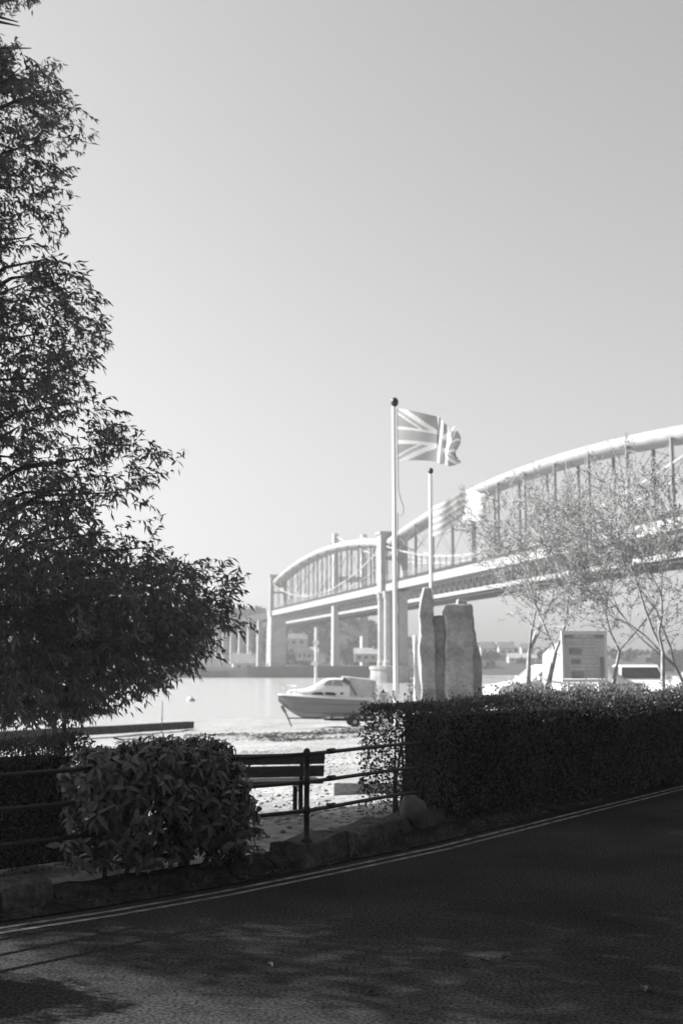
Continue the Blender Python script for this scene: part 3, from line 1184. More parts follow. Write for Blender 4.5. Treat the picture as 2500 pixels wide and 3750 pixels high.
def flag(name, label, hoist, h, L, fold, prn, y0, n=(84, 54), sag=0.0, group=None):
    """cloth grid; fold(f,g)->(dx,dy,dz); prn(f,g)->grey"""
    nu, nv = n
    V, F, Cc = [], [], []
    for j in range(nv + 1):
        for i in range(nu + 1):
            f, g = i / nu, j / nv
            V.append(Vector(hoist) + Vector(fold(f, g)))
            v = prn(f, g)
            Cc += [v, v, v, 1.0]
    for j in range(nv):
        for i in range(nu):
            a = j * (nu + 1) + i
            F.append((a, a + 1, a + nu + 2, a + nu + 1))
    me = np_mesh(name, np.array([tuple(v - Vector(hoist)) for v in V]), np.array(F))
    at = me.color_attributes.new('print', 'FLOAT_COLOR', 'POINT')
    at.data.foreach_set('color', Cc)
    o = mesh_obj(name, me, 'flag_cloth', None, hoist, True)
    return tag(o, label, 'flag', group)


def union(f, g):
    X_, Y_ = f * 60 - 30, (1 - g) * 30 - 15       # 60 x 30 field
    W, B_, Rd = 0.82, 0.38, 0.46
    if abs(X_) < 3 or abs(Y_) < 3: return Rd
    if abs(X_) < 5 or abs(Y_) < 5: return W
    k = math.sqrt(5.0)
    best = B_
    for sgn in (1, -1):
        d = (sgn * X_ * 0.5 - Y_) * 2 / k          # distance to the diagonal
        if abs(d) < 3: best = W
    for sgn in (1, -1):
        d = (sgn * X_ * 0.5 - Y_) * 2 / k
        side = (d * (1 if X_ > 0 else -1)) * sgn
        if 0 < side < 2: return Rd
    return best


def fold1(f, g):
    # streams right, fly end bunched and dropping
    x = 2.55 * f if f < 0.42 else 2.55 * 0.42 + 0.95 * (f - 0.42)
    amp = 0.05 + 0.24 * max(0, f - 0.2)
    y = amp * math.sin(9.0 * f + 1.2 * g + 0.4) + (0.10 * math.sin(24 * f + 3 * g) if f > 0.42 else 0.0)
    h = 1.44 * (1 - 0.30 * f)
    z = -1.44 * g * (1 - 0.34 * f) - 0.62 * f ** 1.2 + 0.10 * math.sin(5 * f + 2.0) * f + 0.08 * math.sin(14 * f + 5 * g) * max(0, f - .4)
    x -= 0.22 * f * math.sin(math.pi * g) * 0 + 0.18 * max(0, f - 0.6) * math.cos(9 * g)
    return (x, y, z)


flag('flag', 'large flag with crossed diagonals flying from the tall white flagpole', (1.50, 30, 8.66), 1.44, 1.6, fold1, union, 30)


def stripes(f, g):
    return 0.80 if int(g * 9) % 2 == 0 else 0.50


def fold2(f, g):
    x = 1.75 * f
    y = 0.16 * math.sin(8 * f + g) * (0.3 + f)
    z = -0.98 * g * (1 - 0.05 * f) + 0.50 * f * (0.55 + 0.45 * math.sin(6 * f - 1.2)) - 0.42 * (1 - f)
    return (x, y, z)


flag('flag', 'pale striped flag flying from the shorter flagpole in front of the bridge', (2.89, 36, 7.26), 1, 1.7, fold2, stripes, 36, (60, 45))

# ------------------------------------------------------------------ standing stones
def stone(prof_l, prof_r, y, dp, label, mm='granite', seed=0.0, name='standing_stone'):
    """outline rows (z, x_left, x_right) from the ground up"""
    rows = []
    n = 22
    zs = np.linspace(prof_l[0][0], prof_l[-1][0], n)
    cxm = (prof_l[0][1] + prof_r[0][1]) / 2
    rings = []
    for z in zs:
        xl = np.interp(z, [p[0] for p in prof_l], [p[1] for p in prof_l])
        xr = np.interp(z, [p[0] for p in prof_r], [p[1] for p in prof_r])
        ring = []
        for k in range(20):
            a = 2 * math.pi * k / 20
            ca, sa = math.cos(a), math.sin(a)
            ex = math.copysign(abs(ca) ** 0.16, ca)
            ey = math.copysign(abs(sa) ** 0.16, sa)
            p = Vector(((xl + xr) / 2 + ex * (xr - xl) / 2, y + ey * dp / 2, z))
            q_ = p * 2.1 + Vector((seed, seed, 0))
            p += Vector((noise.noise(q_), noise.noise(q_ + Vector((5, 5, 5))), 0)) * 0.045
            p += Vector((noise.noise(q_ * 3.7), noise.noise(q_ * 3.7 + Vector((5, 5, 5))), 0)) * 0.02
            ring.append(p)
        rings.append(ring)
    top = rings[-1]
    ctr = sum((p for p in top), Vector()) / len(top)
    rings.append([ctr + (p - ctr) * 0.88 + UP * (0.025 + 0.03 * noise.noise(p * 6 + Vector((seed, 0, 0)))) for p in top])
    m = MB()
    m.loft(rings)
    return tag(m.build(name, mm, loc=(cxm, y, prof_l[0][0]), smooth=False), label, 'standing stone', 'standing stones of the monument')


gz = 0.25
stone([(gz, 1.80), (1.3, 1.77), (2.0, 1.75), (2.6, 1.77), (3.0, 1.75), (3.3, 1.80), (3.52, 1.88)], [(gz, 2.14), (2.0, 2.12), (3.2, 2.08), (3.52, 2.05)], 26.0, 0.42, 'tall pointed standing stone at the left of the stone group', seed=1)
stone([(gz, 2.10), (2.0, 2.09), (2.88, 2.07)], [(gz, 2.40), (2.0, 2.37), (2.88, 2.35)], 26.15, 0.4, 'low middle standing stone with the second flagpole above its top', seed=4)
stone([(gz, 2.31), (1.4, 2.33), (2.2, 2.34), (3.0, 2.31), (3.12, 2.36)], [(gz, 2.96), (1.6, 2.96), (2.6, 2.95), (3.12, 2.93)], 25.9, 0.5, 'broadest flat topped standing stone of the stone group', seed=8)
stone([(3.08, 2.60), (3.24, 2.62)], [(3.08, 2.86), (3.24, 2.83)], 25.95, 0.36, 'small stone lump on the right shoulder of the broadest standing stone', seed=3, name='cap_stone')
stone([(gz, 2.90), (1.5, 2.90), (2.7, 2.86), (3.02, 2.86)], [(gz, 3.22), (1.9, 3.18), (2.3, 3.08), (2.9, 3.03), (3.02, 2.98)], 26.35, 0.4, 'narrow right hand standing stone behind the broadest one', seed=12)
stone([(gz, 1.64), (1.4, 1.66), (2.45, 1.66)], [(gz, 1.84), (1.4, 1.80), (2.45, 1.72)], 26.6, 0.3, 'slim added slab coloured pale as a sunlit stone side, left of the pointed standing stone', 'house_wall', 15)  # separate slab; its pale colour imitates the sunlit side of the stone

# ------------------------------------------------------------------ information board
t = thing('information_board', 'white framed information board on legs behind the hedge between the young trees', 'sign', (4.86, 23, 0.4))
bx0, bx1, bz0, bz1 = 4.43, 5.29, 1.48, 2.45
fr = MB()
fr.box(((bx0 + bx1) / 2, 23, bz1 - 0.02), (bx1 - bx0 + 0.06, 0.10, 0.07))
fr.box(((bx0 + bx1) / 2, 23, bz0), (bx1 - bx0 + 0.06, 0.10, 0.05))
for x in (bx0, bx1):
    fr.box((x, 23, (bz0 + bz1) / 2 - 0.005), (0.045, 0.09, bz1 - bz0 - 0.085))
fr.build('frame', 'white_paint', t)
for x in (bx0 + .10, bx1 - 0.14):
    m = MB(); m.box((x, 23.03, 0.9), (0.05, 0.06, 1.14)); m.build('leg', 'white_paint', t)
pn = MB()
pn.box(((bx0 + bx1) / 2, 23.01, (bz0 + bz1) / 2), (bx1 - bx0 - 0.05, 0.03, bz1 - bz0 - 0.09))
pn = pn.build('panel', 'board_panel', t)
rs = random.Random(2)
for (x0, x1, z0, z1, mm) in ((4.47, 4.64, 2.33, 2.40, 'board_dark'), (5.08, 5.25, 2.32, 2.40, 'board_dark'), (4.56, 4.80, 2.00, 2.12, 'board_dark'),
                             (4.60, 4.78, 1.82, 1.90, 'board_dark'), (4.60, 4.84, 1.52, 1.66, 'board_dark'), (5.17, 5.25, 1.53, 1.95, 'board_dark')):
    m = MB(); m.box(((x0 + x1) / 2, 22.99, (z0 + z1) / 2), (x1 - x0, 0.012, z1 - z0)); m.build('print_block', mm, pn)
for z_, x0, x1, h_ in ((2.365, 4.68, 5.04, .035), (2.285, 4.50, 5.20, .03), (2.235, 4.52, 5.1, .022), (2.17, 4.56, 5.14, .022), (2.09, 4.84, 5.12, .018), (2.05, 4.84, 5.10, .018), (2.01, 4.84, 5.13, .018),
                       (1.955, 4.56, 5.12, .022), (1.88, 4.82, 5.12, .018), (1.84, 4.82, 5.08, .018), (1.775, 4.54, 5.14, .026), (1.71, 4.58, 5.10, .026), (1.64, 4.88, 5.12, .018), (1.60, 4.88, 5.10, .018), (1.56, 4.88, 5.06, .018)):
    m = MB()
    x = x0
    while x < x1 - 0.02:
        w_ = min(rs.uniform(.03, .11), x1 - x)
        m.box((x + w_ / 2, 22.99, z_), (w_, 0.012, h_))
        x += w_ + 0.018
    m.build('print_line', 'board_pale', pn)['kind'] = 'stuff'

# ------------------------------------------------------------------ parked car, covered boats
def car(x, y, z, label, rot=0.0, paint='gelcoat', glass='pale_glass', L=4.1, name='parked_car'):
    t = thing(name, label, 'car', (x, y, z), 'cars parked behind the hedge')
    c, s = math.cos(rot), math.sin(rot)
    Xa, Ya = Vector((c, s, 0)), Vector((-s, c, 0))
    O = Vector((x, y, z))
    # side outline of the body, then cabin
    body = [(-.5, .30), (-.5, .62), (-.47, .74), (-.26, .88), (-.20, .92), (.40, .95), (.48, .90), (.5, .70), (.5, .30)]
    m = MB()
    rg = []
    for v in (-.85, -.80, .80, .85):
        k = 0.94 if abs(v) > .82 else 1.0
        rg.append([O + Xa * (u * L * (0.985 if k < 1 else 1)) + Ya * v + UP * (h * k + 0.02 * (k < 1)) for u, h in body])
    m.loft(rg)
    bd = m.build('body', paint, t, smooth=False, bevel=0.05)
    cabp = [(-.21, .92), (-.08, 1.36), (-.03, 1.43), (.26, 1.43), (.33, 1.38), (.44, .95)]
    m = MB()
    rg = []
    for v, kk in ((-.78, 0), (-.64, 1), (.64, 1), (.78, 0)):
        rg.append([O + Xa * (u * L) + Ya * (v if i in (0, 5) else v * 0.86) + UP * h for i, (u, h) in enumerate(cabp)])
    m.loft([rg[0], rg[3]])
    m.build('roof', paint, t, bevel=0.04)
    def pane(ps, name):
        m = MB(); k = len(ps)
        n_ = (ps[1] - ps[0]).cross(ps[2] - ps[0]).normalized()
        ctr = sum(ps, Vector()) / k
        if n_.dot(ctr - (O + UP * 0.9 + Xa * 0.1 * L)) < 0: n_ = -n_
        m.add([p + n_ * 0.012 for p in ps] + [p - n_ * 0.02 for p in ps], [tuple(range(k)), tuple(range(2 * k - 1, k - 1, -1))] + [(i, (i + 1) % k, k + (i + 1) % k, k + i) for i in range(k)])
        m.build(name, glass, t)
    W = lambda u, v, h: O + Xa * (u * L) + Ya * v + UP * h
    pane([W(-.198, -.70, .96), W(-.198, .70, .96), W(-.085, .60, 1.33), W(-.085, -.60, 1.33)], 'windscreen')
    pane([W(.425, -.68, 1.0), W(.425, .68, 1.0), W(.34, .6, 1.34), W(.34, -.6, 1.34)], 'rear_window')
    for sg in (-1, 1):
        pane([W(-.17, .765 * sg, .97), W(.09, .765 * sg, .98), W(.09, .695 * sg, 1.36), W(-.055, .695 * sg, 1.36)], 'side_window')
        pane([W(.11, .765 * sg, .98), W(.38, .765 * sg, .99), W(.31, .695 * sg, 1.36), W(.11, .695 * sg, 1.36)], 'side_window')
        for u in (-.31, .30):
            m = MB()
            cc = W(u, .80 * sg, .31)
            m.tube([cc - Ya * 0.09, cc + Ya * 0.09], 0.31, 16)
            wh = m.build('wheel', 'rubber', t)
            m = MB(); m.tube([cc - Ya * 0.1, cc + Ya * 0.1], 0.19, 12); m.build('rim', 'steel', wh)
        m = MB(); m.box(W(-.492, .6 * sg, .66), (0.06, .34, .16), (Xa, Ya, UP)); m.build('headlight', 'pale_glass', t)
        m = MB(); m.box(W(.494, .66 * sg, .74), (0.05, .22, .2), (Xa, Ya, UP)); m.build('tail_light', 'board_dark', t)
        m = MB(); m.box(W(-.15, .92 * sg, 1.0), (0.12, .16, .12), (Xa, Ya, UP)); m.build('mirror', paint, t)
    m = MB(); m.box(W(-.503, 0, .42), (0.08, 1.5, .16), (Xa, Ya, UP)); m.build('bumper', paint, t)
    return t


PZ = 0.4
car(6.75, 38, PZ, 'white parked car behind the left young tree, bonnet to the left', 0.25)
car(10.3, 40, PZ, 'white parked car seen from behind with dark rear window', 1.5, glass='dark_glass')
car(10.9, 34, PZ, 'white parked car cut off by the right edge of the picture', 0.2)
dinghy(6.55, 31.5, PZ + 0.15, 3.4, 'white sheeted dinghy between the forked tree and the information board', -1.1, 'gelcoat', ('canvas', 1.5), 'covered_dinghy', H=0.75)
dinghy(1.72, 44, -0.62, 2.2, 'white upturned tender just left of the tall flagpole base', 1.25, 'gelcoat', ('gelcoat', 0.7), 'covered_dinghy', H=0.85)

# ------------------------------------------------------------------ plants: young trees, shrubs
def grow(br, tips, p, d, L, r, lvl, maxl, spread, up, rs):
    n = 3
    pts, rad = [p], [r]
    for i in range(n):
        d = (d + Vector((rs.gauss(0, 1), rs.gauss(0, 1), rs.gauss(0, .6))) * (0.10 + 0.03 * lvl) + UP * up).normalized()
        p = p + d * (L / n)
        pts.append(p)
        rad.append(r * (1 - 0.38 * (i + 1) / n))
    br.append((pts, rad, lvl))
    if lvl >= maxl:
        tips.append((pts, d))
        return
    k = 2 if rs.random() < 0.45 else 3
    for j in range(k):
        a = rs.uniform(0, 6.28)
        perp = d.cross(Vector((math.cos(a), math.sin(a), 0.3))).normalized()
        nd = (d * math.cos(spread) + perp * math.sin(spread) * rs.uniform(0.7, 1.2)).normalized()
        grow(br, tips, p, nd, L * rs.uniform(0.66, 0.86), rad[-1] * rs.uniform(0.62, 0.85), lvl + 1, maxl, spread, up, rs)
    if lvl >= 1:
        for q_ in (1, 2):
            a = rs.uniform(0, 6.28)
            perp = d.cross(Vector((math.cos(a), math.sin(a), 0.2))).normalized()
            nd = (d * 0.5 + perp * 0.8).normalized()
            grow(br, tips, pts[q_], nd, L * 0.5, rad[q_] * 0.45, max(lvl + 1, maxl - 1), maxl, spread, up, rs)


def young_tree(x, y, label, d0, L0, r0, seed, maxl=5, spread=0.42, up=0.06, lpt=5, lsize=0.05, stem=None):
    rs = random.Random(seed)
    g = land1(x, y)
    t = thing('young_tree', label, 'tree', (x, y, g), 'thin young trees behind the hedge')
    br, tips = [], []
    stems = stem or [d0]
    base = Vector((x, y, g - 0.1))
    for dd in stems:
        grow(br, tips, base, Vector(dd).normalized(), L0, r0, 0, maxl, spread, up, rs)
    m = MB()
    for pts, rad, lv in br:
        m.tube(pts, [max(q_, 0.006) for q_ in rad], 7 if lv < 2 else (5 if lv < 4 else 3), cap=False)
    m.build('trunk', 'pale_bark', t, smooth=True)
    P, D = [], []
    for pts, d in tips:
        for _ in range(lpt):
            a, b = rs.choice(((0, 1), (1, 2), (2, 3)))
            p = pts[a].lerp(pts[b], rs.random())
            P.append(p + Vector((rs.gauss(0, .03), rs.gauss(0, .03), rs.gauss(0, .03))))
            D.append(Vector((rs.gauss(0, 1), rs.gauss(0, 1), rs.gauss(-.5, .6))))
    P, D = np.array(P), unit(np.array(D))
    rg = np.random.default_rng(seed)
    o = leaf_obj('crown', P, D, unit(rg.normal(size=P.shape)), rg.uniform(.7, 1.3, len(P)) * lsize, rg.uniform(.5, .8, len(P)) * lsize, 'young_leaf', t)
    o['kind'] = 'stuff'
    return t


young_tree(4.42, 26, 'forked young tree with two pale stems left of the information board', (0.1, 0, 1), 1.85, 0.075, 3, 5, 0.46, 0.09, 11, 0.05,
           [(-0.22, 0.05, 1), (0.28, -0.1, 1)])
young_tree(5.75, 25.2, 'leaning dark stemmed young tree touching the right side of the information board', (0.22, 0, 1), 1.85, 0.055, 15, 5, 0.46, 0.08, 11, 0.05)
young_tree(6.12, 22, 'young tree with the straightest white trunk near the right edge', (0.02, 0, 1), 1.75, 0.06, 21, 5, 0.45, 0.09, 11, 0.05)
young_tree(7.55, 23.5, 'curving young tree cut off at the right edge beside the white car', (-0.35, 0, 1), 1.65, 0.055, 34, 5, 0.48, 0.06, 11, 0.05)


def shrub(x, y, sx, sy, h, label, n, seed, m_='shrub_leaf', ls=0.05, name='shrub', z=None, group=None):
    rg = np.random.default_rng(seed)
    g = land1(x, y) if z is None else z
    t = thing(name, label, 'shrub', (x, y, g), group)
    rs = random.Random(seed)
    m = MB()
    for k in range(9):
        a = rs.uniform(0, 6.28)
        e = Vector((x + math.cos(a) * sx * .7, y + math.sin(a) * sy * .7, g + h * rs.uniform(.6, .95)))
        b0 = Vector((x + math.cos(a) * sx * .25, y + math.sin(a) * sy * .25, g - .05))
        m.tube([b0, b0.lerp(e, .5) + UP * .06, e], [.012, .008, .004], 4, cap=False)
    m.build('stem', 'bark', t)['kind'] = 'stuff'
    d = unit(rg.normal(size=(n, 3)))
    d[:, 2] = np.abs(d[:, 2]) * 1.0 - 0.25
    lump = 1 + 0.3 * np.array([noise.noise(Vector(q_) * 2.2 + Vector((seed, 0, 0))) for q_ in d])
    rr = (rg.uniform(0.35, 1.0, n) ** 0.6 * lump)[:, None]
    P = np.array([x, y, g + h * 0.42]) + d * rr * np.array([sx, sy, h * 0.58])
    D = unit(d + rg.normal(size=d.shape) * 0.7)
    o = leaf_obj('foliage', P, D, unit(rg.normal(size=d.shape) + np.array([0, 0, 1.0])), rg.uniform(.7, 1.4, n) * ls, rg.uniform(.35, .6, n) * ls, m_, t)
    o['kind'] = 'stuff'
    return t


for i, (x, y, sx, h, lb) in enumerate((
        (3.72, 24.0, 0.42, 1.2, 'leafy low shrub nearest the standing stones'),
        (4.20, 24.2, 0.38, 1.18, 'leafy low shrub against the forked young tree'),
        (4.66, 23.7, 0.30, 1.15, 'small leafy shrub under the left leg of the information board'),
        (5.02, 23.8, 0.34, 1.2, 'leafy low shrub directly under the information board'),
        (5.45, 23.6, 0.34, 1.25, 'dark leafy shrub at the right leg of the information board'),
        (5.95, 23.2, 0.42, 1.22, 'leafy low shrub between the board and the white trunk'),
        (6.6, 22.4, 0.45, 1.22, 'leafy low shrub right of the straight white trunk'))):
    shrub(x, y, sx, 0.4, h, lb, 1500, 40 + i, group='low shrubs behind the hedge', ls=0.085)
shrub(1.98, 30.5, 0.28, 0.3, 2.6, 'tall loose shrub between the tall flagpole and the stones', 900, 61, ls=0.085)
shrub(1.36, 42, 0.32, 0.4, 1.55, 'small grey shrub left of the tall flagpole foot', 420, 62, ls=0.10, z=-0.3)

# ------------------------------------------------------------------ clipped hedges
def hedge(line, thick, h, z0, label, dens, ls, seed, name='hedge', stem_end=None, core_from=0.28, end0=True, bottom_gap=0.0, end1=True):
    rg = np.random.default_rng(seed)
    L = interp_line([(x, y, 0) for x, y in line], 0.12)
    pts = np.array(L)[:, :2]
    tg = np.gradient(pts, axis=0)
    tg /= np.linalg.norm(tg, axis=1, keepdims=True)
    nb = np.stack([-tg[:, 1], tg[:, 0]], 1)
    t = thing(name, label, 'hedge', (line[0][0], line[0][1], z0))
    seg = np.linalg.norm(np.diff(pts, axis=0), axis=1)
    cum = np.concatenate([[0], np.cumsum(seg)])
    tot = cum[-1]

    def at(s):
        x = np.interp(s, cum, pts[:, 0]); y = np.interp(s, cum, pts[:, 1])
        tx = np.interp(s, cum, tg[:, 0]); ty = np.interp(s, cum, tg[:, 1])
        return np.stack([x, y], 1), np.stack([tx, ty], 1)

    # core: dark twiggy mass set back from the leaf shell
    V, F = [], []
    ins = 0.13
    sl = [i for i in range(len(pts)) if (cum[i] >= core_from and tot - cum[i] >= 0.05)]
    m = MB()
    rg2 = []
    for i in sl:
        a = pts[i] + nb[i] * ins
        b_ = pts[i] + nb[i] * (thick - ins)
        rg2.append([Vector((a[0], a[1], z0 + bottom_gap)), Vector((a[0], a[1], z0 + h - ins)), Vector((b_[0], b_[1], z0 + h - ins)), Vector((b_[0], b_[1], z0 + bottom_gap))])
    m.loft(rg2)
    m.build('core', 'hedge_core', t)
    # leaf shell: front, top, back, ends
    P, D = [], []

    def lay(n, fn, nrm):
        s = rg.uniform(0, tot, n)
        v = rg.uniform(0, 1, n)
        pos, tang = at(s)
        nbv = np.stack([-tang[:, 1], tang[:, 0]], 1)
        o, z = fn(v, s)
        xy = pos + nbv * o[:, None]
        p = np.stack([xy[:, 0], xy[:, 1], z0 + z], 1)
        nn = np.stack([nbv[:, 0] * nrm[0], nbv[:, 1] * nrm[0], np.full(n, nrm[1])], 1)
        dep = rg.exponential(0.045, n)
        lump = np.array([noise.noise(Vector((a_ * 2.3, b_ * 2.3, c_ * 2.3 + seed))) + 1.3 * noise.noise(Vector((a_ * 0.8, b_ * 0.8, c_ * 1.1 + seed))) for a_, b_, c_ in p]) * 0.05
        stray = rg.uniform(0, 1, n) < 0.05
        dep = np.where(stray, -rg.exponential(0.04, n), dep)
        p = p - nn * (dep - lump - 0.02)[:, None]
        P.append(p); D.append(nn)

    rc = 0.16
    nf = int(dens * tot * h)
    lay(nf, lambda v, s: (np.where(v * h > h - rc, rc * (1 - np.sqrt(np.clip(1 - ((v * h - h + rc) / rc) ** 2, 0, 1))), 0.0), v * h), (-1, 0.15))
    lay(int(dens * 1.25 * tot * thick), lambda v, s: (v * thick, h - 0.06 * (2 * v - 1) ** 4), (0, 1))
    lay(int(dens * 0.5 * tot * h), lambda v, s: (np.full_like(v, thick), v * h), (1, 0.1))
    for end, use in ((0, end0), (1, end1)):
        if not use: continue
        n = int(dens * 1.3 * thick * h)
        v, wv = rg.uniform(0, 1, n), rg.uniform(0, 1, n)
        i = 0 if end == 0 else len(pts) - 1
        sg = -1 if end == 0 else 1
        back = np.where(v > 0.86, (v - 0.86) ** 1.5 * 3.2, 0.0) + rg.exponential(0.07, n)
        low = v < 0.25
        p = np.stack([pts[i][0] + nb[i][0] * wv * thick - sg * tg[i][0] * back, pts[i][1] + nb[i][1] * wv * thick - sg * tg[i][1] * back, z0 + v * h], 1)
        keep = ~low | (rg.uniform(0, 1, n) < 0.35)
        P.append(p[keep]); D.append(np.tile(np.array([[sg * tg[i][0], sg * tg[i][1], 0.1]]), (keep.sum(), 1)))
    P, D = np.concatenate(P), np.concatenate(D)
    k = ~((P[:, 2] < z0 + 0.16) & (rg.uniform(0, 1, len(P)) < 0.4))
    P, D = P[k], D[k]
    if bottom_gap:
        k = ~((P[:, 2] < z0 + bottom_gap) & (rg.uniform(0, 1, len(P)) < 0.55))
        P, D = P[k], D[k]
    nrm = unit(D + rg.normal(size=D.shape) * 0.55)
    dirn = unit(D * 0.5 + rg.normal(size=D.shape) * 0.6 + np.array([0, 0, 0.55]))
    n = len(P)
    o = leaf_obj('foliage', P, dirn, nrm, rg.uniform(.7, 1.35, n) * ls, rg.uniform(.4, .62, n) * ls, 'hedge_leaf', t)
    o['kind'] = 'stuff'
    m = MB()
    rs = random.Random(seed)
    for k in range(int(tot / 0.3)):
        s = rs.uniform(0.12, tot - 0.1) if k > 4 else rs.uniform(0.08, 0.6)
        (pos,), (tan,) = at(np.array([s]))
        nbv = Vector((-tan[1], tan[0], 0))
        b0 = Vector((pos[0], pos[1], z0 - 0.05)) + nbv * thick * rs.uniform(.3, .65)
        m.tube([b0, b0 + Vector((rs.gauss(0, .05), rs.gauss(0, .05), h * .35)), b0 + Vector((rs.gauss(0, .12), rs.gauss(0, .12), h * .8))], [.028, .018, .008], 5, cap=False)
    m.build('stem', 'bark', t)['kind'] = 'stuff'
    return t


HL = [(0.86, 12.33), (1.74, 13.45), (2.97, 14.9), (5.1, 17.4), (8.3, 21.1), (14, 27.6)]
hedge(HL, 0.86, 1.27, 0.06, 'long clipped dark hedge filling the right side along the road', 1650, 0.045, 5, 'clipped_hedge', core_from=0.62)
hedge([(-3.02, 8.72), (-2.06, 9.68)], 0.62, 1.02, 0.12, 'small leaved clipped hedge at the left edge behind the railing', 3600, 0.034, 9, 'clipped_hedge', core_from=0.05, bottom_gap=0.05)

hedge([(-7.2, 4.2), (-3.85, 7.25)], 0.7, 1.85, 0.12, 'taller clipped hedge beyond the step gap, left of the picture', 1500, 0.04, 29, 'clipped_hedge', core_from=0.14)

# ------------------------------------------------------------------ large-leaved laurel bush
RT = Vector((0.69, 0.72, 0)).normalized()
RN = Vector((RT.y, -RT.x, 0))          # towards the road
lb = thing('laurel_bush', 'broad spotted laurel bush with big drooping leaves growing through the railing', 'bush', (-1.45, 9.6, 0.1))


def laurel_leaf_mesh(curl=0.10, wid=0.165, fold=0.45, twist=0.0):
    V, F = [], []
    st = [(0, 0.04), (0.14, 0.55), (0.32, 0.95), (0.52, 1.0), (0.74, 0.66), (0.9, 0.26), (1.0, 0.0)]
    for f, w_ in st:
        sag = -curl * f ** 2
        edge = 0.10 * (1 if w_ > .5 else .5)
        V += [(f, -w_ * wid, sag + edge * fold * w_ - twist * f), (f, twist * f * f * .4, sag), (f, w_ * wid, sag + edge * fold * w_ + twist * f)]
    for i in range(len(st) - 1):
        for c in range(2):
            a = i * 3 + c
            F.append((a, a + 1, a + 4, a + 3))
    return V, F


LVS, LMS = [], []
for ar in ((0.10, 0.165, 0.45, 0.0), (0.28, 0.14, 0.7, 0.05), (0.02, 0.19, 0.3, -0.06), (0.42, 0.17, 0.9, 0.03)):
    LV, LF = laurel_leaf_mesh(*ar)
    LV = np.array(LV); LF = np.array(LF)
    lm = np_mesh('leaf', LV, LF)
    lm.materials.append(MATS['laurel_leaf'])
    lm.polygons.foreach_set('use_smooth', [True] * len(lm.polygons))
    LVS.append(LV); LMS.append(lm)
frames = []
stems = MB()
rs = random.Random(5)
lobes = [((-1.92, 9.22, 0.90), (0.46, 0.38, 0.28), 162), ((-1.66, 9.50, 0.66), (0.74, 0.42, 0.50), 325), ((-1.28, 9.88, 0.68), (0.48, 0.42, 0.52), 237), ((-1.04, 9.96, 0.42), (0.26, 0.36, 0.34), 75), ((-1.54, 9.60, 0.96), (0.70, 0.36, 0.25), 187), ((-2.0, 9.1, 0.62), (0.30, 0.36, 0.46), 60)]
for c, hs, n in lobes:
    for k in range(n):
        while True:
            d = Vector((rs.gauss(0, 1), rs.gauss(0, 1), rs.gauss(0.15, 0.9))).normalized()
            if d.y < 0.55: break
        loc = Vector((d.x * hs[0], d.y * hs[1], d.z * hs[2])) * rs.uniform(0.72, 1.02)
        p = Vector(c) + RN * 0.13 + RT * loc.x - RN * loc.y + UP * loc.z
        if p.z < 0.16: continue
        od = (RT * d.x / hs[0] * .5 - RN * d.y / hs[1] * .5 + UP * (d.z * 0.8 + 0.35)).normalized()
        stems.tube([p - od * 0.30 - UP * 0.12, p - od * 0.12, p], [0.012, 0.008, 0.005], 4, cap=False)
        nl = rs.randint(5, 8)
        a0 = rs.uniform(0, 6.28)
        X_ = od.orthogonal().normalized()
        Y_ = od.cross(X_)
        for j in range(nl):
            a = a0 + j * 6.28 / nl + rs.gauss(0, .15)
            rad = X_ * math.cos(a) + Y_ * math.sin(a)
            dr = (rad * 1.0 + od * rs.uniform(-0.1, 0.55) - UP * rs.uniform(0.25, 1.0)).normalized()
            nn = (od + UP * 0.5 + rad * 0.2).normalized()
            sd = nn.cross(dr).normalized()
            nn = dr.cross(sd)
            frames.append((p - od * rs.uniform(0, .06), dr, sd, nn, rs.choice((rs.uniform(.045, .08), rs.uniform(0.075, 0.125), rs.uniform(0.09, 0.145)))))
for k in range(14):
    b0 = Vector((-1.45, 9.65, 0.05)) + RT * rs.uniform(-.55, .6) - RN * rs.uniform(-.1, .25)
    stems.tube([b0, b0 + Vector((rs.gauss(0, .06), rs.gauss(0, .06), .45)), b0 + Vector((rs.gauss(0, .14), rs.gauss(0, .14), .9))], [.022, .016, .008], 5, cap=False)
stems.build('stem', 'bark', lb)['kind'] = 'stuff'
EYE = Vector((0, 0, 1.75))
frames.sort(key=lambda f: (f[0] - EYE).length - 0.25 * f[4])
org = ORG[lb]
for (p, dr, sd, nn, L) in frames[:300]:
    o = bpy.data.objects.new('leaf', rs.choice(LMS))
    M = Matrix((dr, sd, nn)).transposed().to_4x4()
    o.matrix_local = Matrix.Translation(p - org) @ M @ Matrix.Diagonal((L, L * rs.uniform(.85, 1.25), L, 1))
    link(o, lb)
V, F = [], []
for i, (p, dr, sd, nn, L) in enumerate(frames[300:]):
    B_ = np.array([dr, sd, nn])
    V.append((LVS[i % 4] * L) @ B_ + np.array(p - org))
    F.append(LF + i * len(LV))
o = mesh_obj('leaf_mass', np_mesh('leaf_mass', np.concatenate(V), np.concatenate(F)), 'laurel_leaf', lb, smooth=True)
o['kind'] = 'stuff'

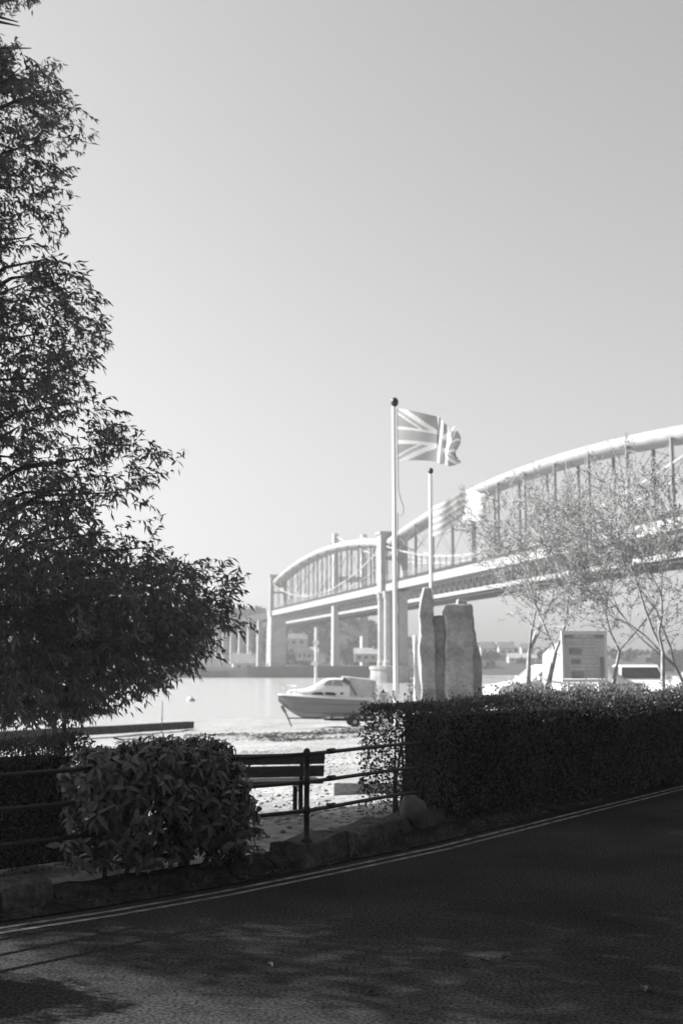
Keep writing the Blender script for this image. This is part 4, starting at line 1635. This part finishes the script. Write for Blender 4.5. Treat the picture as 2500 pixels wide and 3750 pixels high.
# ------------------------------------------------------------------ the big tree at the left
TA = Vector((-4.3, 12.5, 0))
OUT = [(1.1, 0.3), (1.25, 1.7), (1.52, 2.4), (1.83, 2.8), (2.1, 3.1), (2.27, 3.35), (2.4, 3.15), (2.7, 3.25), (3.08, 3.1), (3.15, 2.6), (3.42, 2.3), (3.5, 1.8), (3.55, 2.15),
       (3.86, 2.4), (4.1, 2.5), (4.38, 1.85), (4.88, 1.8), (4.95, 1.42), (5.25, 1.62), (5.65, 1.66), (6.2, 1.52), (6.4, 1.05), (6.75, 1.08), (7.2, 1.2), (7.65, 1.1),
       (8.1, 1.42), (8.5, 1.1), (9.1, 1.0), (9.55, 0.72), (10.3, 0.6), (11.2, 0.1)]
oz, orr = [a for a, b in OUT], [b for a, b in OUT]
bt_ = thing('willow_leaf_tree', 'tall dark tree with narrow hanging leaves filling the left edge', 'tree', (TA.x, TA.y, 0.0))
rs = random.Random(17)
m = MB()
tp = [Vector((TA.x - .1, TA.y, -0.1)), Vector((TA.x, TA.y, 1.5)), Vector((TA.x + .08, TA.y + .05, 4)), Vector((TA.x - .05, TA.y, 7)), Vector((TA.x + .1, TA.y, 9.5)), Vector((TA.x, TA.y, 11))]
m.tube(tp, [.2, .16, .13, .09, .05, .015], 9, cap=False)
bp_pts = []
for k in range(95):
    z = rs.uniform(1.3, 10.6)
    a = rs.uniform(0, 6.28)
    if rs.random() < 0.35: a = rs.gauss(-0.1, 0.5)
    rr_ = np.interp(z, oz, orr) * rs.uniform(.55, .84)
    base = Vector((TA.x, TA.y, max(0.9, z - rr_ * 0.35)))
    e = Vector((TA.x + math.cos(a) * rr_, TA.y + math.sin(a) * rr_, z))
    mid = base.lerp(e, .5) + UP * (0.12 * rr_)
    m.tube([base, mid, e], [0.035 + 0.008 * rr_, 0.02, 0.006], 5, cap=False)
m.build('trunk', 'bark', bt_, smooth=True)

P, D, N = [], [], []
cnt = 0
while cnt < 8200:
    z = rs.uniform(1.12, 11.0)
    rmax = float(np.interp(z, oz, orr))
    if rs.random() > ((rmax / 3.4) ** 1.3 + 0.14) * (1.0 if z < 2.95 else 0.5): continue
    a = rs.uniform(-math.pi, math.pi)
    side = 0.5 + 0.5 * math.cos(a)
    rmx = rmax * (0.82 + 0.18 * side) * (1 + (1 - side) * 0.16 * noise.noise(Vector((a * 2, z * 1.2, 3))))
    r_ = rmx * rs.random() ** 0.42
    p = Vector((TA.x + math.cos(a) * r_, TA.y + math.sin(a) * r_, z))
    g = noise.noise(p * 1.15 + Vector((3, 7, 1))) + 0.45 * noise.noise(p * 2.7)
    thr = -0.33 if z < 2.75 else -0.02
    if g < thr - 0.16 * (rs.random() < .4): continue
    if z > 2.7 and r_ > rmx * .8 and rs.random() < .25: continue
    cnt += 1
    out = Vector((math.cos(a), math.sin(a), 0))
    tw_ = (out * rs.uniform(.5, 1.1) + Vector((rs.gauss(0, .5), rs.gauss(0, .5), rs.gauss(0.1 if z > 2.4 else -.35, .45)))).normalized()
    ln = rs.uniform(.22, .42)
    nl = rs.randint(11, 18)
    for j in range(nl):
        f = j / nl
        q_ = p + tw_ * ln * (f - 0.6)
        P.append(q_)
        dd = tw_ * 0.55 + Vector((rs.gauss(0, .55), rs.gauss(0, .55), rs.gauss(-.45, .45)))
        D.append(dd)
        N.append((rs.gauss(0, 1), rs.gauss(0, 1), rs.gauss(0.4, 1)))
P, D, N = np.array(P), unit(np.array(D)), unit(np.array(N))
n = len(P)
o = leaf_obj('crown', P, D, N, RNG.uniform(.055, .13, n), RNG.uniform(.018, .036, n), 'tree_leaf', bt_, fold=0.2, droop=0.12)
o['kind'] = 'stuff'

# two more trees and a tall bush in the same row, just outside the picture: their shade lies across the road
def row_tree(x, y, prof, label, nsp, seed, per=14, big=1.0):
    rs = random.Random(seed)
    t = thing('willow_leaf_tree', label, 'tree', (x, y, land1(x, y)))
    zs, rsx = [a for a, b in prof], [b for a, b in prof]
    m = MB()
    m.tube([(x, y, -.2), (x + .05, y, 3), (x, y + .05, 7), (x, y, zs[-1] - .3)], [.2, .15, .09, .02], 9, cap=False)
    P, D = [], []
    for k in range(60):
        z = rs.uniform(zs[0], zs[-1] - 1)
        a = rs.uniform(0, 6.28)
        r_ = np.interp(z, zs, rsx) * .85
        m.tube([(x, y, z - .35 * r_), (x + math.cos(a) * r_ * .5, y + math.sin(a) * r_ * .5, z), (x + math.cos(a) * r_, y + math.sin(a) * r_, z)], [.045, .025, .008], 4, cap=False)
    m.build('trunk', 'bark', t, smooth=True)
    k = 0
    while k < nsp:
        z = rs.uniform(zs[0], zs[-1])
        R_ = float(np.interp(z, zs, rsx))
        if rs.random() > R_ / max(rsx) + .1: continue
        a = rs.uniform(0, 6.28)
        r_ = R_ * rs.random() ** .5
        p = Vector((x + math.cos(a) * r_, y + math.sin(a) * r_, z))
        if noise.noise(p * 0.9) < -0.25: continue
        k += 1
        for j in range(per):
            P.append(p + Vector((rs.gauss(0, .16), rs.gauss(0, .16), rs.gauss(0, .14))) * big)
            D.append((rs.gauss(0, 1), rs.gauss(0, 1), rs.gauss(-.4, .6)))
    P, D = np.array(P), unit(np.array(D))
    rg = np.random.default_rng(seed)
    leaf_obj('crown', P, D, unit(rg.normal(size=P.shape)), rg.uniform(.09, .14, len(P)) * big, rg.uniform(.028, .04, len(P)) * big, 'tree_leaf', t)['kind'] = 'stuff'


row_tree(-7.5, 12.2, [(4.2, 1.2), (4.6, 2.5), (5.3, 2.9), (5.8, 3.1), (6.4, 3.5), (8.2, 3.3), (10, 2.0), (11.5, .3)], 'second tree of the row, left of the picture', 7000, 71)
row_tree(-8.5, 16.3, [(4.8, 1.2), (5.5, 2.6), (7, 2.9), (8.6, 2.7), (10, 1.2), (10.8, .2)], 'third tree of the row, left of the picture beyond the second', 3600, 72)
SKY_BLOCK = [(1.0, 1.6), (2.5, 3.4), (4.5, 4.3), (6.5, 5.6), (8.5, 7.6), (11, 8.0), (14, 6), (17, 2)]  # crown outline of unseen trees added to block sky light and deepen the shade
for i, (x, y) in enumerate(((-4.2, -12.2), (0.0, -8.0), (4.0, -3.8), (7.9, 0.2), (11.7, 4.2), (15.6, 8.2), (19.6, 12.6))):
    row_tree(x, y, SKY_BLOCK, ('unseen tree added on the near side of the road to block sky light, %s from the river end' % ('first', 'second', 'third', 'fourth', 'fifth', 'sixth', 'seventh')[i]), 3600, 80 + i, 9, 2.9)

# thin sapling under it
sx_, sy_ = -2.95, 12.2
t = thing('sapling', 'thin leafy sapling stem standing between the left hedge and the laurel', 'sapling', (sx_, sy_, 0))
m = MB(); m.tube([(sx_, sy_, -.05), (sx_ + .02, sy_, .8), (sx_ + .04, sy_, 1.5), (sx_ + .1, sy_, 2.0)], [.034, .03, .022, .01], 7, cap=False); m.build('trunk', 'bark', t)
P, D = [], []
for k in range(130):
    P.append((sx_ + rs.gauss(.03, .14), sy_ + rs.gauss(0, .13), rs.uniform(1.12, 1.9)))
    D.append((rs.gauss(0, 1), rs.gauss(0, 1), rs.gauss(-.7, .5)))
P, D = np.array(P), unit(np.array(D))
leaf_obj('crown', P, D, unit(RNG.normal(size=P.shape)), RNG.uniform(.09, .15, len(P)), RNG.uniform(.035, .05, len(P)), 'tree_leaf', t)['kind'] = 'stuff'

# ------------------------------------------------------------------ stone edging, railing, bench, boulder
RL = [Vector((-6.2, 4.75, 0)), Vector((-3.6, 7.2, 0)), Vector((-2.45, 8.4, 0)), Vector((-0.31, 10.4, 0)), Vector((0.70, 12.1, 0)), Vector((0.98, 12.62, 0))]


def rl_at(s):
    acc = 0
    for a, b in zip(RL[:-1], RL[1:]):
        l_ = (b - a).length
        if s <= acc + l_ or b is RL[-1]:
            return a.lerp(b, (s - acc) / l_), (b - a).normalized()
        acc += l_


S_ = [0]
for a, b in zip(RL[:-1], RL[1:]): S_.append(S_[-1] + (b - a).length)
S_LEFT, S_MID, S_END = S_[2], S_[3], S_[5]
ed = thing('stone_edging', 'low rough stone edging under the railing beside the road', 'kerb wall', (-0.31, 10.4, 0))
s = S_LEFT - 2.0
while s < S_END - 0.35:
    left = s < S_LEFT + 0.3
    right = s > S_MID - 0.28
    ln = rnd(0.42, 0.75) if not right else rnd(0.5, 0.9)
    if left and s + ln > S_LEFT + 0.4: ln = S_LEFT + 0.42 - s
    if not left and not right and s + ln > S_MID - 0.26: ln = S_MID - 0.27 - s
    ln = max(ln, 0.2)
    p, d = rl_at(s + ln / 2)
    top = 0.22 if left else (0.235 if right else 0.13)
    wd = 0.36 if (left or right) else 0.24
    nrm = Vector((d.y, -d.x, 0))
    m = MB()
    rgs = []
    for f in np.linspace(0, 1, 5):
        e = 0.5 * ln - 0.012
        c = p + d * ((f - .5) * 2 * e)
        j = lambda k: 0.05 * noise.noise(Vector((c.x * 4 + k, c.y * 4, k * 2.3)))
        t_ = top + 0.03 * noise.noise(c * 2.7)
        rgs.append([c + nrm * (0.085 + j(1)) + UP * -0.05, c + nrm * (0.085 + j(2)) + UP * (t_ * .55), c + nrm * (0.06 + j(3)) + UP * (t_ - .015 + j(4)),
                    c - nrm * (wd * .2) + UP * (t_ + j(5)), c - nrm * (wd * .70) + UP * (t_ - .01 + j(6)), c - nrm * (wd * .8) + UP * -0.05])
    m.loft(rgs)
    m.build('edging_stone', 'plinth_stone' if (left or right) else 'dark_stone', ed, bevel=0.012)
    s += ln
# railing
rl = thing('railing', 'dark three bar iron railing with round posts running along the road edge', 'railing', (-0.31, 10.4, 0.2))
for (zl, zr) in ((0.98, 0.945), (0.735, 0.69), (0.485, 0.44)):
    m = MB()
    pts = []
    for k in range(46):
        s = S_LEFT - 2.6 + (S_END - S_LEFT + 2.6) * k / 45
        p, d = rl_at(s)
        f = np.clip((s - S_MID) / (S_END - S_MID), 0, 1)
        pts.append(p + UP * (zl + (zr - zl) * f + 0.004 * math.sin(s * 2.1)))
    m.tube(pts, 0.0175, 10)
    rr_ = m.build('rail', 'rail_iron', rl, smooth=True)
    for s in (S_MID + 0.42, S_MID - 1.9):
        m = MB()
        p, d = rl_at(s)
        p = p + UP * (zl - .003)
        m.tube([p - d * .06, p - d * .055, p + d * .055, p + d * .06], [.016, .026, .026, .016], 10)
        m.build('coupling', 'rail_iron', rr_, smooth=True)
for s in (S_LEFT - 2.4, S_LEFT - 0.22, S_MID, S_END - 0.25):
    p, d = rl_at(s)
    m = MB()
    m.lathe(p, [(0.055, 0.215), (0.05, 0.235), (0.026, 0.25), (0.0245, 0.45), (0.031, 0.455), (0.031, 0.515), (0.0245, 0.52), (0.0245, 0.70), (0.031, 0.705), (0.031, .765), (0.0245, .77), (0.0245, 0.94), (0.032, 0.945), (0.033, 0.995), (0.022, 1.02), (0.006, 1.03)], 12)
    m.build('post', 'rail_iron', rl, smooth=True)

# bench seen from behind
bo = Vector((-1.0, 15.05, 0))
bd = Vector((0.975, 0.22, 0)).normalized()
bn = Vector((-bd.y, bd.x, 0))        # the way the sitter looks: out over the water
gb = land1(-0.8, 15.1)
bn_z = gb
bench = thing('bench', 'dark slatted bench seen from behind beyond the railing', 'bench', (bo.x, bo.y, gb))
BLn = 1.55


def bq(u, v, z): return bo + bd * (u * BLn / 2) + bn * v + UP * (gb + z)


axb = (bd, bn, UP)
for (z0_, z1_, v0, v1) in ((0.665, 0.80, -0.10, -0.135), (0.50, 0.64, -0.045, -0.09)):
    m = MB()
    c = (bq(0, v0, z0_) + bq(0, v1, z1_)) / 2
    ztil = (bq(0, v1, z1_) - bq(0, v0, z0_)).normalized()
    m.box(c, (BLn, 0.032, (bq(0, v1, z1_) - bq(0, v0, z0_)).length), (bd, bd.cross(ztil) * -1, ztil))
    m.build('back_slat', 'bench_wood', bench, bevel=0.006)
for i, v in enumerate((0.0, 0.11, 0.22, 0.33, 0.42)):
    m = MB()
    m.box(bq(0, v, 0.425), (BLn, 0.095, 0.04), axb)
    m.build('seat_slat', 'bench_wood', bench, bevel=0.006)
for u in (-0.78, 0.62):
    m = MB()
    m.bar(bq(u, -0.02, 0.0), bq(u, 0.0, 0.36), 0.055, 0.06)
    m.build('leg', 'rail_iron', bench)
    m = MB()
    m.bar(bq(u, 0.40, 0.0), bq(u, 0.38, 0.36), 0.055, 0.06)
    m.build('leg', 'rail_iron', bench)
    m = MB()
    m.bar(bq(u, -0.03, 0.375), bq(u, 0.46, 0.375), 0.055, 0.055)
    m.bar(bq(u, 0.0, 0.36), bq(u, -0.105, 0.78), 0.05, 0.045)
    m.build('side_frame', 'rail_iron', bench)
    for v in (-0.03, 0.40):
        m = MB()
        m.box(bq(u, v, -0.005), (0.2, 0.2, 0.07), axb)
        m.build('foot_pad', 'concrete', bench, bevel=0.02)

m = MB()
m.ball((0.74, 12.1, 0.27), 0.165, 16, 11, (0.85, 0.9, 1.0), 0.25, 4.0)
tag(m.build('boulder', 'boulder_paint', loc=(0.74, 12.1, 0.0), smooth=True), 'pale rounded boulder under the near end of the long hedge', 'boulder')

# weeds and leaf litter along the edging
P, D, Nn, Ll, Ww = [], [], [], [], []
rs = random.Random(44)
for k in range(230):
    i = rs.randint(30, len(KP) - 40)
    o_ = rs.choice((rs.uniform(.2, .36), rs.uniform(.22, .30)))
    p = Vector((KP[i][0] + KN[i][0] * o_, KP[i][1] + KN[i][1] * o_, 0.03 + 0.1 * (o_ - .16))) + Vector((rs.uniform(-.2, .2), rs.uniform(-.2, .2), 0)) * 0.5
    for j in range(rs.randint(3, 9)):
        P.append(p + Vector((rs.gauss(0, .025), rs.gauss(0, .025), 0)))
        if k % 3:
            D.append((rs.gauss(0, .5), rs.gauss(0, .5), 1)); Ll.append(rs.uniform(.03, .10)); Ww.append(.006)
        else:
            D.append((rs.gauss(0, 1), rs.gauss(0, 1), .1)); Ll.append(rs.uniform(.02, .05)); Ww.append(.02)
        Nn.append((rs.gauss(0, 1), rs.gauss(0, 1), rs.gauss(.3, 1)))
V, F = leaves(np.array(P), np.array(D), unit(np.array(Nn)), np.array(Ll), np.array(Ww))
tag(mesh_obj('weeds', np_mesh('weeds', V, F), 'laurel_leaf'), 'small weeds and leaf litter along the foot of the stone edging', None, None, 'stuff')

# fallen leaves on the road
for i, (x, y, r_, lbx) in enumerate(((0.86, 7.08, .042, 'curled fallen leaf on the asphalt near the crack'), (0.98, 7.16, .035, 'dark fallen leaf lying just beyond the curled leaf'),
                                    (0.15, 6.42, .035, 'fallen leaf at the edge of the sunlit asphalt patch'), (2.55, 8.9, .035, 'fallen leaf near the right edge of the road'),
                                    (1.65, 6.5, .045, 'small fallen leaf on the shaded asphalt at lower right'), (-0.42, 7.0, .035, 'dark fallen leaf beside the narrow strip of sunlight'))):
    m = MB()
    a = rnd(0, 6.28)
    dx, dy = Vector((math.cos(a), math.sin(a), 0)), Vector((-math.sin(a), math.cos(a), 0))
    o_ = Vector((x, y, 0.006))
    m.add([o_ - dx * r_, o_ - dx * r_ * .3 + dy * r_ * .5 + UP * .02, o_ + dx * r_ * .4 + dy * r_ * .4 + UP * .026, o_ + dx * r_ + UP * .012,
           o_ + dx * r_ * .3 - dy * r_ * .5 + UP * .018, o_ - dx * r_ * .4 - dy * r_ * .4 + UP * .02, o_ + UP * 0.004],
          [(0, 6, 1), (1, 6, 2), (2, 6, 3), (3, 6, 4), (4, 6, 5), (5, 6, 0)])
    tag(m.build('fallen_leaf', 'dry_leaf', loc=(x, y, 0)), lbx, 'leaf', 'fallen leaves on the road')

# ------------------------------------------------------------------ air
m = MB()
m.box((0, 505, 33), (1790, 1170, 80))
hz = m.build('haze', None, loc=(0, 505, 33))
hm = bpy.data.materials.new('haze')
hm.use_nodes = True
hn = hm.node_tree.nodes
hn.remove(hn['Principled BSDF'])
pv = hn.new('ShaderNodeVolumePrincipled')
pv.inputs['Color'].default_value = (0.97, 0.97, 0.97, 1)
pv.inputs['Density'].default_value = HAZE
pv.inputs['Anisotropy'].default_value = 0.25
hm.node_tree.links.new(pv.outputs[0], hn['Material Output'].inputs['Volume'])
hz.data.materials.append(hm)
tag(hz, 'pale haze over the river and the far bank', None, None, 'stuff')
